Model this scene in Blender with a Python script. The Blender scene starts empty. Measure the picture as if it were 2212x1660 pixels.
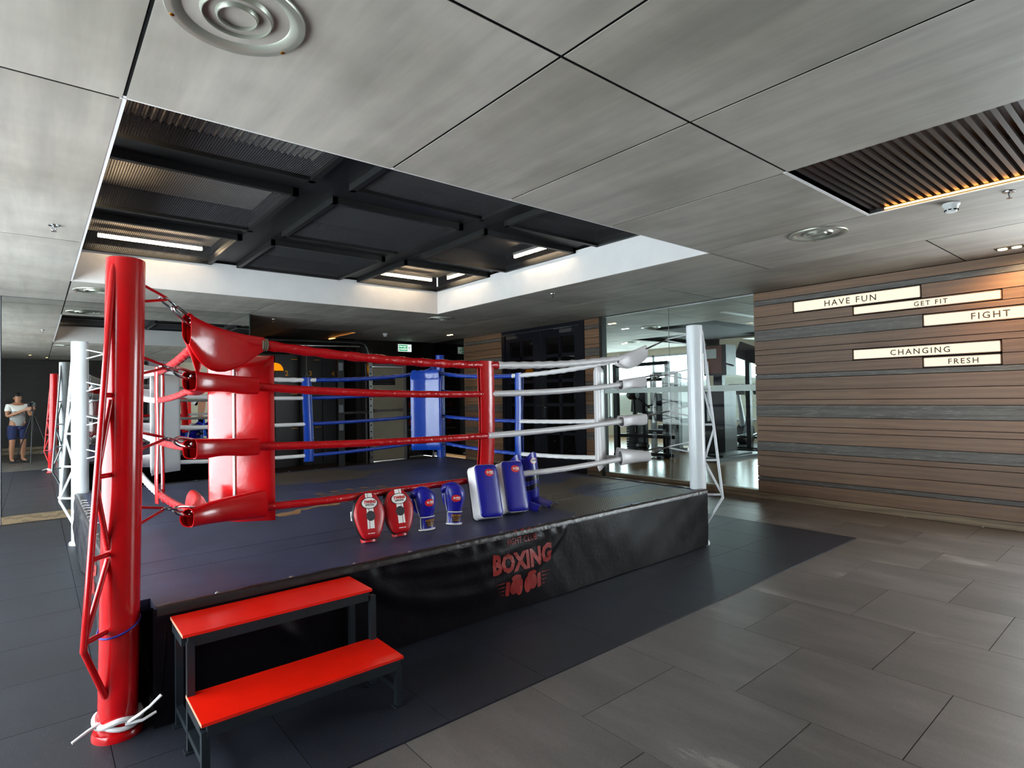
import bpy, bmesh, math, random
from mathutils import Matrix, Vector, Euler
random.seed(7)
sc = bpy.context.scene
COL = sc.collection
R_ = math.radians
PI = math.pi

# ------------------------------------------------------------------ camera
EYE = Vector((0.0, 0.0, 1.40))
cam = bpy.data.cameras.new('camera')
cam.sensor_width = 36.0
cam.sensor_fit = 'HORIZONTAL'
cam.lens = 36.0 * 1237.0 / 2212.0
cam.clip_start = 0.03
cam.clip_end = 200
camo = bpy.data.objects.new('camera', cam)
COL.objects.link(camo)
camo.matrix_world = (Matrix.Translation(EYE) @ Matrix.Rotation(R_(-39.8), 4, 'Z')
                     @ Matrix.Rotation(R_(90 + 1.17), 4, 'X') @ Matrix.Rotation(R_(-1.05), 4, 'Z'))
sc.camera = camo

# ------------------------------------------------------------------ view, world, daylight
sc.view_settings.view_transform = 'Standard'
sc.view_settings.look = 'None'
sc.view_settings.exposure = 0.0
sc.view_settings.gamma = 1.0
sc.view_settings.use_curve_mapping = False
sc.cycles.max_bounces = 7
sc.cycles.diffuse_bounces = 3
sc.cycles.glossy_bounces = 4
sc.cycles.transmission_bounces = 5
sc.cycles.transparent_max_bounces = 8
sc.cycles.caustics_reflective = False
sc.cycles.caustics_refractive = False
sc.cycles.sample_clamp_indirect = 4.0

world = bpy.data.worlds.new('sky')
sc.world = world
world.use_nodes = True
bg = world.node_tree.nodes['Background']
bg.inputs[0].default_value = (0.80, 0.92, 1.0, 1)
bg.inputs[1].default_value = 12.0


def area(name, loc, rot, sx, sy, power, color, portal=False, spread=180):
    l = bpy.data.lights.new(name, 'AREA')
    l.shape = 'RECTANGLE'
    l.size, l.size_y = sx, sy
    l.energy = power
    l.color = color
    l.spread = R_(spread)
    if portal:
        l.cycles.is_portal = True
    o = bpy.data.objects.new(name, l)
    COL.objects.link(o)
    o.location = loc
    o.rotation_euler = rot
    return o


def spot(name, loc, power, color, angle=70, blend=0.7, target=None, r=0.03):
    l = bpy.data.lights.new(name, 'SPOT')
    l.energy = power
    l.color = color
    l.spot_size = R_(angle)
    l.spot_blend = blend
    l.shadow_soft_size = r
    o = bpy.data.objects.new(name, l)
    COL.objects.link(o)
    o.location = loc
    if target is not None:
        o.rotation_euler = (Vector(target) - Vector(loc)).to_track_quat('-Z', 'Y').to_euler()
    return o


# daylight entering through the long window wall on the left and the window behind on the right
area('daylight_left_window', (-2.32, 4.7, 1.35), (0, R_(-90), 0), 2.1, 7.6, 265, (0.94, 0.97, 1.0))
area('daylight_rear_window', (7.16, -0.55, 1.35), (0, R_(90), 0), 2.1, 2.2, 120, (0.93, 0.94, 1.0))
area('sky_portal_gym', (13.86, 8.0, 1.6), (0, R_(90), 0), 2.0, 11.0, 1, (1, 1, 1), portal=True)


# ------------------------------------------------------------------ materials
def lin(h):
    h = h.lstrip('#')
    out = []
    for i in (0, 2, 4):
        c = int(h[i:i + 2], 16) / 255
        out.append(c / 12.92 if c <= 0.04045 else ((c + 0.055) / 1.055) ** 2.4)
    return tuple(out) + (1.0,)


class NT:
    def __init__(self, name):
        self.m = bpy.data.materials.new(name)
        self.m.use_nodes = True
        self.t = self.m.node_tree
        self.p = self.t.nodes['Principled BSDF']
        self.out = self.t.nodes['Material Output']

    def n(self, typ, **kw):
        nd = self.t.nodes.new(typ)
        for k, v in kw.items():
            if k.startswith('i_'):
                nd.inputs[k[2:].replace('_', ' ')].default_value = v
            else:
                setattr(nd, k, v)
        return nd

    def l(self, a, b):
        self.t.links.new(a, b)

    def ramp(self, fac, stops):
        r = self.n('ShaderNodeValToRGB')
        els = r.color_ramp.elements
        while len(els) < len(stops):
            els.new(0.5)
        for e, (p, c) in zip(els, stops):
            e.position = p
            e.color = c if len(c) == 4 else tuple(c) + (1,)
        self.l(fac, r.inputs[0])
        return r

    def mix(self, fac, a, b, blend='MIX'):
        x = self.n('ShaderNodeMix', data_type='RGBA', blend_type=blend)
        if isinstance(fac, (int, float)):
            x.inputs[0].default_value = fac
        else:
            self.l(fac, x.inputs[0])
        for i, v in ((6, a), (7, b)):
            if isinstance(v, tuple):
                x.inputs[i].default_value = v
            else:
                self.l(v, x.inputs[i])
        return x.outputs[2]

    def coords(self, scale=(1, 1, 1), rnd=0.0, rot=(0, 0, 0)):
        tc = self.n('ShaderNodeTexCoord')
        mp = self.n('ShaderNodeMapping')
        mp.inputs['Scale'].default_value = scale
        mp.inputs['Rotation'].default_value = rot
        self.l(tc.outputs['Object'], mp.inputs[0])
        if rnd:
            oi = self.n('ShaderNodeObjectInfo')
            ml = self.n('ShaderNodeMath', operation='MULTIPLY')
            ml.inputs[1].default_value = rnd
            self.l(oi.outputs['Random'], ml.inputs[0])
            self.l(ml.outputs[0], mp.inputs['Location'])
        return mp.outputs[0]

    def noise(self, vec, scale=5, detail=3, rough=0.5):
        nz = self.n('ShaderNodeTexNoise')
        nz.inputs['Scale'].default_value = scale
        nz.inputs['Detail'].default_value = detail
        nz.inputs['Roughness'].default_value = rough
        self.l(vec, nz.inputs['Vector'])
        return nz.outputs[0]

    def bump(self, h, strength=0.2, dist=0.01):
        b = self.n('ShaderNodeBump')
        b.inputs['Strength'].default_value = strength
        b.inputs['Distance'].default_value = dist
        self.l(h, b.inputs['Height'])
        self.l(b.outputs[0], self.p.inputs['Normal'])
        return b

    def set(self, color=None, rough=None, metal=None, spec=None, coat=None):
        p = self.p
        if color is not None:
            if isinstance(color, tuple):
                p.inputs['Base Color'].default_value = color
            else:
                self.l(color, p.inputs['Base Color'])
        if rough is not None:
            if isinstance(rough, (int, float)):
                p.inputs['Roughness'].default_value = rough
            else:
                self.l(rough, p.inputs['Roughness'])
        if metal is not None:
            p.inputs['Metallic'].default_value = metal
        if spec is not None:
            p.inputs['Specular IOR Level'].default_value = spec
        if coat is not None:
            p.inputs['Coat Weight'].default_value = coat
            p.inputs['Coat Roughness'].default_value = 0.08
        return self.m


def simple(name, hexc, rough=0.5, metal=0.0, spec=0.5, var=0.12, nscale=6.0, bump=0.0, bscale=40.0, coat=None, rnd=3.0):
    """procedural: base colour with a little noise variation and optional fine bump"""
    t = NT(name)
    v = t.coords(rnd=rnd)
    c = lin(hexc)
    lo = tuple(x * (1 - var) for x in c[:3]) + (1,)
    hi = tuple(min(1, x * (1 + var)) for x in c[:3]) + (1,)
    r = t.ramp(t.noise(v, nscale, 3), [(0.3, lo), (0.7, hi)])
    if bump:
        t.bump(t.noise(v, bscale, 4), bump, 0.004)
    return t.set(r.outputs[0], rough, metal, spec, coat)


def emit(name, hexc, strength):
    t = NT(name)
    t.t.nodes.remove(t.p)
    e = t.n('ShaderNodeEmission')
    e.inputs[0].default_value = lin(hexc)
    e.inputs[1].default_value = strength
    t.l(e.outputs[0], t.out.inputs[0])
    return t.m


def m_ceiling():
    t = NT('ceiling_board')
    v = t.coords((5.5, 0.55, 1), rnd=37)
    a = t.noise(v, 1.3, 6, 0.62)
    v2 = t.coords((1, 1, 1), rnd=11)
    b = t.noise(v2, 1.1, 4, 0.55)
    r1 = t.ramp(a, [(0.25, lin('#97908a')), (0.75, lin('#b6aea4'))])
    r2 = t.ramp(b, [(0.32, (0.62, 0.61, 0.58, 1)), (0.6, (1, 1, 1, 1))])
    c = t.mix(0.8, r1.outputs[0], r2.outputs[0], 'MULTIPLY')
    t.bump(t.noise(t.coords((90, 30, 1)), 3, 2), 0.03, 0.002)
    return t.set(c, 0.62, 0, 0.35)


def m_wood(name, stops, rough=0.42, limed=False, axis='Y'):
    t = NT(name)
    s = (1, 0.10, 1) if axis == 'Y' else (0.10, 1, 1)
    v = t.coords(tuple(9 * x for x in s), rnd=53)
    dist = t.noise(v, 0.55, 2)
    w = t.n('ShaderNodeTexWave', wave_type='BANDS', bands_direction='Z')
    w.inputs['Scale'].default_value = 0.5
    w.inputs['Distortion'].default_value = 9.0
    w.inputs['Detail'].default_value = 3
    w.inputs['Detail Scale'].default_value = 1.6
    t.l(v, w.inputs[0])
    v2 = t.coords((160, 3.5, 160) if axis == 'Y' else (3.5, 160, 160), rnd=91)
    fine = t.noise(v2, 1.0, 3, 0.6)
    mixf = t.mix(0.72, w.outputs[0], fine)
    r = t.ramp(mixf, stops)
    oi = t.n('ShaderNodeObjectInfo')
    rv = t.ramp(oi.outputs['Random'], [(0, (0.82, 0.80, 0.79, 1)), (0.5, (0.97, 0.97, 0.97, 1)), (1, (1.14, 1.11, 1.08, 1))])
    c = t.mix(1.0, r.outputs[0], rv.outputs[0], 'MULTIPLY')
    if limed:
        v3 = t.coords((120, 5, 120), rnd=17)
        g = t.ramp(t.noise(v3, 1.2, 4, 0.7), [(0.56, (0, 0, 0, 1)), (0.68, (1, 1, 1, 1))])
        c = t.mix(g.outputs[0], c, lin('#8d857c'))
    t.bump(fine, 0.12, 0.002)
    return t.set(c, rough, 0, 0.4)


def m_rubber(name, hexc, fleck=0.5):
    t = NT(name)
    v = t.coords(rnd=29)
    base = t.ramp(t.noise(v, 2.2, 4), [(0.3, tuple(x * .75 for x in lin(hexc)[:3]) + (1,)), (0.7, tuple(x * 1.2 for x in lin(hexc)[:3]) + (1,))])
    vo = t.n('ShaderNodeTexVoronoi')
    vo.inputs['Scale'].default_value = 95
    t.l(v, vo.inputs['Vector'])
    fl = t.ramp(vo.outputs['Distance'], [(0.0, (1, 1, 1, 1)), (0.16, (0, 0, 0, 1))])
    wn = t.ramp(t.noise(v, 60, 1), [(0.56, (0, 0, 0, 1)), (0.60, (1, 1, 1, 1))])
    f = t.mix(1.0, fl.outputs[0], wn.outputs[0], 'MULTIPLY')
    c = t.mix(f, base.outputs[0], lin('#9aa0b4'))
    t.bump(t.noise(v, 160, 2), 0.25, 0.002)
    return t.set(c, 0.5, 0, 0.5)


def m_tile():
    t = NT('porcelain_tile')
    v = t.coords((2.2, 0.55, 1), rnd=71, rot=(0, 0, R_(14)))
    a = t.noise(v, 1.6, 7, 0.62)
    r = t.ramp(a, [(0.25, lin('#4e4947')), (0.5, lin('#5e5856')), (0.63, lin('#6b6462')), (0.66, lin('#867f7b')), (0.69, lin('#665f5c')), (0.9, lin('#56504e'))])
    sp = t.ramp(t.noise(t.coords(), 260, 2), [(0.30, (0.72, 0.72, 0.72, 1)), (0.7, (1.15, 1.15, 1.15, 1))])
    c = t.mix(0.8, r.outputs[0], sp.outputs[0], 'MULTIPLY')
    oi = t.n('ShaderNodeObjectInfo')
    rv = t.ramp(oi.outputs['Random'], [(0, (0.88, 0.87, 0.86, 1)), (1, (1.08, 1.08, 1.08, 1))])
    c = t.mix(1.0, c, rv.outputs[0], 'MULTIPLY')
    t.bump(t.noise(t.coords((1, 1, 1)), 120, 3), 0.12, 0.002)
    return t.set(c, 0.40, 0, 0.5)


def m_canvas():
    """dark blue ring mat with an embossed diamond texture and faded brown print"""
    t = NT('ring_canvas')
    v = t.coords()
    base = t.ramp(t.noise(v, 3.5, 4), [(0.3, lin('#2b2e47')), (0.7, lin('#3a3d58'))])
    # faded print: two old brown areas, broken up by wear
    tc = t.n('ShaderNodeTexCoord')

    def blob(cx, cy, rx, ry):
        mp = t.n('ShaderNodeMapping')
        mp.inputs['Scale'].default_value = (1 / rx, 1 / ry, 0)
        mp.inputs['Location'].default_value = (-cx / rx, -cy / ry, 0)
        t.l(tc.outputs['Object'], mp.inputs[0])
        g = t.n('ShaderNodeVectorMath', operation='LENGTH')
        t.l(mp.outputs[0], g.inputs[0])
        return g.outputs['Value']
    wear = t.noise(t.coords((1, 1, 1)), 1.9, 5, 0.6)

    def mask(val, edge):
        ad = t.n('ShaderNodeMath', operation='ADD')
        t.l(val, ad.inputs[0])
        ws = t.n('ShaderNodeMath', operation='MULTIPLY_ADD')
        ws.inputs[1].default_value = 1.6
        ws.inputs[2].default_value = -0.8
        t.l(wear, ws.inputs[0])
        t.l(ws.outputs[0], ad.inputs[1])
        return t.ramp(ad.outputs[0], [(edge - 0.02, (1, 1, 1, 1)), (edge + 0.02, (0, 0, 0, 1))]).outputs[0]
    m1 = mask(blob(2.25, 3.70, 1.2, 0.75), 0.72)
    m2 = mask(blob(3.45, 0.74, 1.25, 0.95), 0.78)
    hole = mask(blob(3.85, 0.66, 0.65, 0.42), 0.75)
    mm = t.mix(1.0, m1, m2, 'LIGHTEN')
    c = t.mix(mm, base.outputs[0], lin('#4f453a'))
    c = t.mix(hole, c, lin('#30334a'))
    # embossed diamonds
    vb = t.coords((1, 1, 1), rot=(0, 0, R_(45)))
    ck = t.n('ShaderNodeTexVoronoi', distance='CHEBYCHEV')
    ck.inputs['Scale'].default_value = 55
    ck.inputs['Randomness'].default_value = 0.0
    t.l(vb, ck.inputs['Vector'])
    t.bump(ck.outputs['Distance'], 0.55, 0.004)
    return t.set(c, 0.42, 0, 0.45)


def m_vinyl(name, hexc, rough=0.22, wr=0.35, scale=7.0, var=0.15):
    t = NT(name)
    v = t.coords(rnd=13)
    c = lin(hexc)
    r = t.ramp(t.noise(v, 4, 3), [(0.3, tuple(x * (1 - var) for x in c[:3]) + (1,)), (0.7, tuple(min(1, x * (1 + var)) for x in c[:3]) + (1,))])
    if wr:
        t.bump(t.noise(v, scale, 4, 0.55), wr, 0.02)
    return t.set(r.outputs[0], rough, 0, 0.55)


def m_glass(name, tint='#f6fbf9', gloss=0.02):
    t = NT(name)
    t.t.nodes.remove(t.p)
    tr = t.n('ShaderNodeBsdfTransparent')
    tr.inputs[0].default_value = lin(tint)
    gl = t.n('ShaderNodeBsdfGlossy')
    gl.inputs['Roughness'].default_value = 0.0
    fr = t.n('ShaderNodeLayerWeight')
    fr.inputs[0].default_value = 0.25
    mr = t.n('ShaderNodeMath', operation='MULTIPLY_ADD')
    mr.inputs[1].default_value = 0.30
    mr.inputs[2].default_value = gloss
    t.l(fr.outputs['Fresnel'], mr.inputs[0])
    mx = t.n('ShaderNodeMixShader')
    t.l(mr.outputs[0], mx.inputs[0])
    t.l(tr.outputs[0], mx.inputs[1])
    t.l(gl.outputs[0], mx.inputs[2])
    t.l(mx.outputs[0], t.out.inputs[0])
    return t.m


def m_mesh():
    """fine woven wire mesh: square holes let the light of the tubes above through"""
    t = NT('wire_mesh')
    t.t.nodes.remove(t.p)
    tc = t.n('ShaderNodeTexCoord')
    sx = t.n('ShaderNodeSeparateXYZ')
    t.l(tc.outputs['Object'], sx.inputs[0])

    def band(o):
        m = t.n('ShaderNodeMath', operation='MULTIPLY')
        m.inputs[1].default_value = 1 / 0.016
        t.l(o, m.inputs[0])
        f = t.n('ShaderNodeMath', operation='FRACT')
        t.l(m.outputs[0], f.inputs[0])
        g = t.n('ShaderNodeMath', operation='LESS_THAN')
        g.inputs[1].default_value = 0.34
        t.l(f.outputs[0], g.inputs[0])
        return g.outputs[0]
    mx = t.n('ShaderNodeMath', operation='MAXIMUM')
    t.l(band(sx.outputs[0]), mx.inputs[0])
    t.l(band(sx.outputs[1]), mx.inputs[1])
    tr = t.n('ShaderNodeBsdfTransparent')
    df = t.n('ShaderNodeBsdfDiffuse')
    df.inputs[0].default_value = lin('#4a494c')
    ms = t.n('ShaderNodeMixShader')
    t.l(mx.outputs[0], ms.inputs[0])
    t.l(tr.outputs[0], ms.inputs[1])
    t.l(df.outputs[0], ms.inputs[2])
    t.l(ms.outputs[0], t.out.inputs[0])
    return t.m


def m_stripes():
    t = NT('striped_jersey')
    tc = t.n('ShaderNodeTexCoord')
    sx = t.n('ShaderNodeSeparateXYZ')
    t.l(tc.outputs['Object'], sx.inputs[0])
    m = t.n('ShaderNodeMath', operation='MULTIPLY')
    m.inputs[1].default_value = 1 / 0.035
    t.l(sx.outputs[2], m.inputs[0])
    f = t.n('ShaderNodeMath', operation='FRACT')
    t.l(m.outputs[0], f.inputs[0])
    g = t.n('ShaderNodeMath', operation='LESS_THAN')
    g.inputs[1].default_value = 0.5
    t.l(f.outputs[0], g.inputs[0])
    h = t.n('ShaderNodeMath', operation='LESS_THAN')
    h.inputs[1].default_value = 1.24
    t.l(sx.outputs[2], h.inputs[0])
    k = t.n('ShaderNodeMath', operation='MULTIPLY')
    t.l(g.outputs[0], k.inputs[0])
    t.l(h.outputs[0], k.inputs[1])
    return t.set(t.mix(k.outputs[0], lin('#e6e2dc'), lin('#2a3042')), 0.8)


def m_shin():
    t = NT('printed_blue_leather')
    v = t.coords((1, 1, 1), rnd=5)
    ns = t.noise(v, 9, 3, 0.45)
    w = t.n('ShaderNodeTexWave', wave_type='RINGS')
    w.inputs['Scale'].default_value = 3.0
    w.inputs['Distortion'].default_value = 9
    w.inputs['Detail'].default_value = 2
    t.l(t.coords((1, 1, 1.4)), w.inputs[0])
    r = t.ramp(w.outputs[0], [(0.0, lin('#0a0a14')), (0.34, lin('#0b0b18')), (0.38, lin('#1c1b80')), (0.62, lin('#211fa0')), (0.66, lin('#5a5f78')), (0.78, lin('#50556e')), (0.82, lin('#17167a'))])
    tc = t.n('ShaderNodeTexCoord')
    sx = t.n('ShaderNodeSeparateXYZ')
    t.l(tc.outputs['Object'], sx.inputs[0])
    msk = t.ramp(sx.outputs[2], [(0.10, (0, 0, 0, 1)), (0.13, (1, 1, 1, 1)), (0.29, (1, 1, 1, 1)), (0.33, (0, 0, 0, 1))])
    c = t.mix(msk.outputs[0], lin('#1d1c94'), r.outputs[0])
    return t.set(c, 0.28, 0, 0.5)


M = {}
M['ceiling'] = m_ceiling()
M['white_plaster'] = simple('white_plaster', '#d9d6d6', 0.7, var=0.03, spec=0.3)
M['black_gap'] = simple('black_gap', '#0b0b0c', 0.8, spec=0.1)
M['black_metal'] = simple('black_metal', '#08080a', 0.45, 0.0, 0.5, var=0.3)
M['wood_oak'] = m_wood('oak_planks', [(0.2, lin('#6b5140')), (0.5, lin('#795b45')), (0.8, lin('#85664d'))])
M['wood_limed'] = m_wood('limed_grey_planks', [(0.2, lin('#3f3a37')), (0.5, lin('#55504c')), (0.8, lin('#645e58'))], limed=True)
M['wood_base'] = m_wood('ash_skirting', [(0.2, lin('#54473a')), (0.5, lin('#7d6c57')), (0.8, lin('#8d7b63'))])
M['wood_floor'] = m_wood('gym_wood_floor', [(0.2, lin('#7a5836')), (0.5, lin('#8e6940')), (0.8, lin('#9c774c'))], rough=0.22, axis='X')
M['wood_dark'] = m_wood('dark_panel', [(0.2, lin('#14100e')), (0.5, lin('#1d1815')), (0.8, lin('#241e1a'))], rough=0.5, axis='X')
M['rubber'] = m_rubber('rubber_mat', '#1d1f29')
M['tile'] = m_tile()
M['grout'] = simple('grout', '#8f8a88', 0.9)
M['canvas'] = m_canvas()
M['skirt'] = m_vinyl('black_vinyl_skirt', '#0a070c', 0.30, 0.14, 16)
M['skirt'].node_tree.nodes['Principled BSDF'].inputs['Specular IOR Level'].default_value = 0.18
M['skirt_side'] = m_vinyl('black_vinyl_skirt_side', '#16131b', 0.42, 0.25, 9)
M['skirt_edge'] = m_vinyl('dark_brown_vinyl_edge', '#1c1415', 0.36, 0.3, 20)
M['print_red'] = simple('faded_red_print', '#8a2420', 0.32, var=0.2)
M['print_brown'] = simple('faded_orange_print', '#8c6640', 0.55, var=0.35, nscale=18)
M['red_paint'] = simple('glossy_red_paint', '#b10a10', 0.16, 0.0, 0.5, var=0.08, bump=0.03, bscale=25)
M['white_paint'] = simple('glossy_white_paint', '#dfe3e8', 0.22, var=0.03)
M['blue_paint'] = simple('glossy_blue_paint', '#0c2f8a', 0.2, var=0.06)
M['red_vinyl'] = m_vinyl('red_vinyl', '#bd0910', 0.20, 0.16, 6, 0.06)
M['white_vinyl'] = m_vinyl('white_vinyl', '#d8d4d6', 0.32, 0.12, 8, 0.04)
M['blue_vinyl'] = m_vinyl('blue_vinyl', '#0d3a9c', 0.24, 0.16, 6, 0.06)
M['red_rope'] = m_vinyl('red_rope_sleeve', '#b80a12', 0.20, 0.5, 22, 0.08)
M['white_rope'] = m_vinyl('white_rope_sleeve', '#d9d6d8', 0.35, 0.3, 22, 0.04)
M['blue_rope'] = m_vinyl('blue_rope_sleeve', '#0c3494', 0.26, 0.5, 22, 0.08)
M['chrome'] = simple('chrome', '#b9b9bb', 0.16, 1.0, var=0.05)
M['steel'] = simple('brushed_steel', '#9a9a9c', 0.34, 1.0, var=0.1)
M['twine'] = simple('grey_twine', '#6f6a5c', 0.9)
M['red_tread'] = simple('red_painted_board', '#e01a0a', 0.27, var=0.06, bump=0.05, bscale=18)
M['bare_edge'] = simple('worn_board_edge', '#c98a70', 0.6)
M['step_frame'] = simple('slate_grey_steel', '#161c22', 0.38, var=0.15)
M['leather_red'] = simple('red_leather', '#b3101a', 0.33, bump=0.12, bscale=220, var=0.08)
M['leather_black'] = simple('black_leather', '#121216', 0.36, bump=0.12, bscale=220)
M['leather_white'] = simple('white_leather', '#e2dcdf', 0.4, bump=0.1, bscale=200, var=0.03)
M['leather_blue'] = simple('blue_leather', '#17168c', 0.33, bump=0.1, bscale=220, var=0.08)
M['dot_rubber'] = simple('dark_target_rubber', '#2b2930', 0.7, bump=0.4, bscale=300)
M['logo_red'] = simple('red_badge', '#cf1613', 0.4, var=0.04)
M['logo_white'] = simple('white_badge', '#efeae6', 0.4, var=0.02)
M['logo_black'] = simple('black_print', '#17151c', 0.5)
M['logo_orange'] = simple('orange_print', '#c8811c', 0.5)
M['patch'] = simple('dark_brown_patch', '#1c0f0c', 0.5)
M['shin'] = m_shin()
M['vent'] = simple('satin_aluminium', '#a4a69a', 0.34, 0.55, var=0.06)
M['vent_dark'] = simple('duct_interior', '#17171a', 0.7)
M['white_plastic'] = simple('white_plastic', '#d7d9da', 0.4, var=0.03)
M['grey_plastic'] = simple('grey_plastic', '#6d7075', 0.5)
M['mirror'] = NT('mirror_silver').set(lin('#dfe4e2'), 0.0, 1.0)
M['glass_edge'] = simple('green_glass_edge', '#2f4a42', 0.2)
M['glass'] = m_glass('clear_glass')
M['dark_glass'] = NT('dark_glass').set(lin('#0d0c0c'), 0.02, 0, 0.9)
M['frost'] = simple('frosted_band', '#dfeee8', 0.6, var=0.02)
M['door_black'] = simple('navy_black_door', '#0c0e18', 0.35, var=0.2)
M['cream'] = simple('cream_paint', '#b9b29c', 0.7, var=0.04)
M['grey_wall'] = simple('grey_column_paint', '#8d888c', 0.6, var=0.05)
M['locker'] = simple('dark_navy_lacquer', '#0d0f1c', 0.3, var=0.2)
M['brass'] = simple('brass', '#b07a2a', 0.3, 1.0)
M['light_panel'] = emit('sign_lightbox', '#fff0d2', 1.25)
M['sign_text'] = simple('brown_sign_text', '#3d2c16', 0.6)
M['led'] = emit('led_tube', '#ffe2b8', 60.0)
M['warm_glow'] = emit('warm_cove_glow', '#ffa64e', 14.0)
M['lamp'] = emit('downlight_lamp', '#ffdca0', 14.0)
M['lamp_cool'] = emit('cool_downlight_lamp', '#dfe8ff', 10.0)
M['amber'] = emit('amber_lamp', '#ff9a12', 1.0)
M['exit_green'] = emit('exit_green', '#129a5a', 1.0)
M['exit_white'] = emit('exit_white', '#e8fff4', 1.6)
M['mesh'] = m_mesh()
M['deck'] = simple('lit_soffit_deck', '#b5b0a8', 0.6)
M['deck_dark'] = simple('dark_soffit_deck', '#221f1e', 0.6)  # shaded copy of the soffit deck; also colours the recess housings
M['slat_dark'] = simple('bronze_slat', '#2a2322', 0.35, 0.2)
M['skin'] = simple('skin', '#9c6a4f', 0.55, var=0.06)
M['hair'] = simple('black_hair', '#0c0a0a', 0.5)
M['jersey'] = m_stripes()
M['shorts'] = simple('navy_cotton', '#16204a', 0.85)
M['sole'] = simple('dark_shoe', '#20242c', 0.6)
M['hill'] = simple('distant_hill', '#2a271d', 0.95, nscale=2)
M['gym_grey'] = simple('machine_grey', '#8f979b', 0.4)
M['machine_black'] = simple('machine_black', '#15171a', 0.4, var=0.2)
M['pad_black'] = simple('black_upholstery', '#161414', 0.45)
M['plac_brown'] = simple('brown_guard', '#6b3527', 0.45)
M['yellow'] = simple('yellow_plastic', '#b8892a', 0.5)


# ------------------------------------------------------------------ mesh builder
class MB:
    def __init__(self):
        self.v, self.f = [], []
        self.M = None

    def add(self, vs, fs):
        o = len(self.v)
        if self.M is not None:
            vs = [self.M @ Vector(p) for p in vs]
        self.v += [tuple(p) for p in vs]
        self.f += [tuple(i + o for i in q) for q in fs]
        return self

    def box(self, c, s, rz=0.0, rot=None):
        x, y, z = (k / 2 for k in s)
        pts = [Vector((a, b, d)) for a in (-x, x) for b in (-y, y) for d in (-z, z)]
        m = rot.to_matrix() if rot is not None else Matrix.Rotation(rz, 3, 'Z')
        pts = [m @ p + Vector(c) for p in pts]
        return self.add(pts, [(0, 1, 3, 2), (4, 6, 7, 5), (0, 4, 5, 1), (2, 3, 7, 6), (0, 2, 6, 4), (1, 5, 7, 3)])

    def bx(self, x0, x1, y0, y1, z0, z1):
        return self.box(((x0 + x1) / 2, (y0 + y1) / 2, (z0 + z1) / 2), (abs(x1 - x0), abs(y1 - y0), abs(z1 - z0)))

    def bar(self, p, q, w, h=None, up=(0, 0, 1)):
        h = h or w
        p, q = Vector(p), Vector(q)
        d = (q - p).normalized()
        u = Vector(up)
        if abs(d.dot(u)) > 0.98:
            u = Vector((1, 0, 0))
        s = d.cross(u).normalized()
        u = s.cross(d)
        pts = [e + s * a * w / 2 + u * b * h / 2 for e in (p, q) for a, b in ((-1, -1), (1, -1), (1, 1), (-1, 1))]
        return self.add(pts, [(0, 3, 2, 1), (4, 5, 6, 7), (0, 1, 5, 4), (1, 2, 6, 5), (2, 3, 7, 6), (3, 0, 4, 7)])

    def tube(self, pts, r, n=10, closed=False, caps=True, sec=None):
        """sweep: r float or list; sec(i, t, ang) -> radius multiplier (optional)"""
        P = [Vector(p) for p in pts]
        k = len(P)
        rs = [r] * k if isinstance(r, (int, float)) else list(r)
        tan = []
        for i in range(k):
            if closed:
                d = P[(i + 1) % k] - P[i - 1]
            else:
                d = P[min(i + 1, k - 1)] - P[max(i - 1, 0)]
            tan.append(d.normalized())
        u = Vector((0, 0, 1))
        if abs(tan[0].dot(u)) > 0.95:
            u = Vector((1, 0, 0))
        nrm = (u - tan[0] * u.dot(tan[0])).normalized()
        vs = []
        for i in range(k):
            nrm = (nrm - tan[i] * nrm.dot(tan[i])).normalized()
            b = tan[i].cross(nrm)
            for j in range(n):
                a = 2 * PI * j / n
                rr = rs[i] * (sec(i, i / max(1, k - 1), a) if sec else 1)
                vs.append(P[i] + (nrm * math.cos(a) + b * math.sin(a)) * rr)
        fs = []
        for i in range(k if closed else k - 1):
            i2 = (i + 1) % k
            for j in range(n):
                j2 = (j + 1) % n
                fs.append((i * n + j, i * n + j2, i2 * n + j2, i2 * n + j))
        if caps and not closed:
            fs.append(tuple(range(n - 1, -1, -1)))
            fs.append(tuple((k - 1) * n + j for j in range(n)))
        return self.add(vs, fs)

    def cyl(self, p, q, r, n=16, r2=None):
        return self.tube([p, q], [r, r if r2 is None else r2], n)

    def lathe(self, prof, n=24, c=(0, 0, 0), m=None, caps=False):
        vs, fs = [], []
        k = len(prof)
        for r, z in prof:
            for j in range(n):
                a = 2 * PI * j / n
                p = Vector((r * math.cos(a), r * math.sin(a), z))
                if m is not None:
                    p = m @ p
                vs.append(p + Vector(c))
        for i in range(k - 1):
            for j in range(n):
                j2 = (j + 1) % n
                fs.append((i * n + j, i * n + j2, (i + 1) * n + j2, (i + 1) * n + j))
        if caps:
            fs.append(tuple(range(n - 1, -1, -1)))
            fs.append(tuple((k - 1) * n + j for j in range(n)))
        return self.add(vs, fs)

    def grid(self, fn, nu, nv, closed_u=False):
        vs = [fn(i / (nu if closed_u else nu - 1), j / (nv - 1)) for j in range(nv) for i in range(nu)]
        fs = []
        for j in range(nv - 1):
            for i in range(nu if closed_u else nu - 1):
                i2 = (i + 1) % nu
                fs.append((j * nu + i, j * nu + i2, (j + 1) * nu + i2, (j + 1) * nu + i))
        return self.add(vs, fs)

    def prism(self, out, z0, z1, fn=None):
        n = len(out)
        vs = [(x, y, z0) for x, y in out] + [(x, y, z1) for x, y in out]
        if fn:
            vs = [fn(*p) for p in vs]
        fs = [tuple(range(n - 1, -1, -1)), tuple(range(n, 2 * n))]
        fs += [(i, (i + 1) % n, n + (i + 1) % n, n + i) for i in range(n)]
        return self.add(vs, fs)

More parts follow.
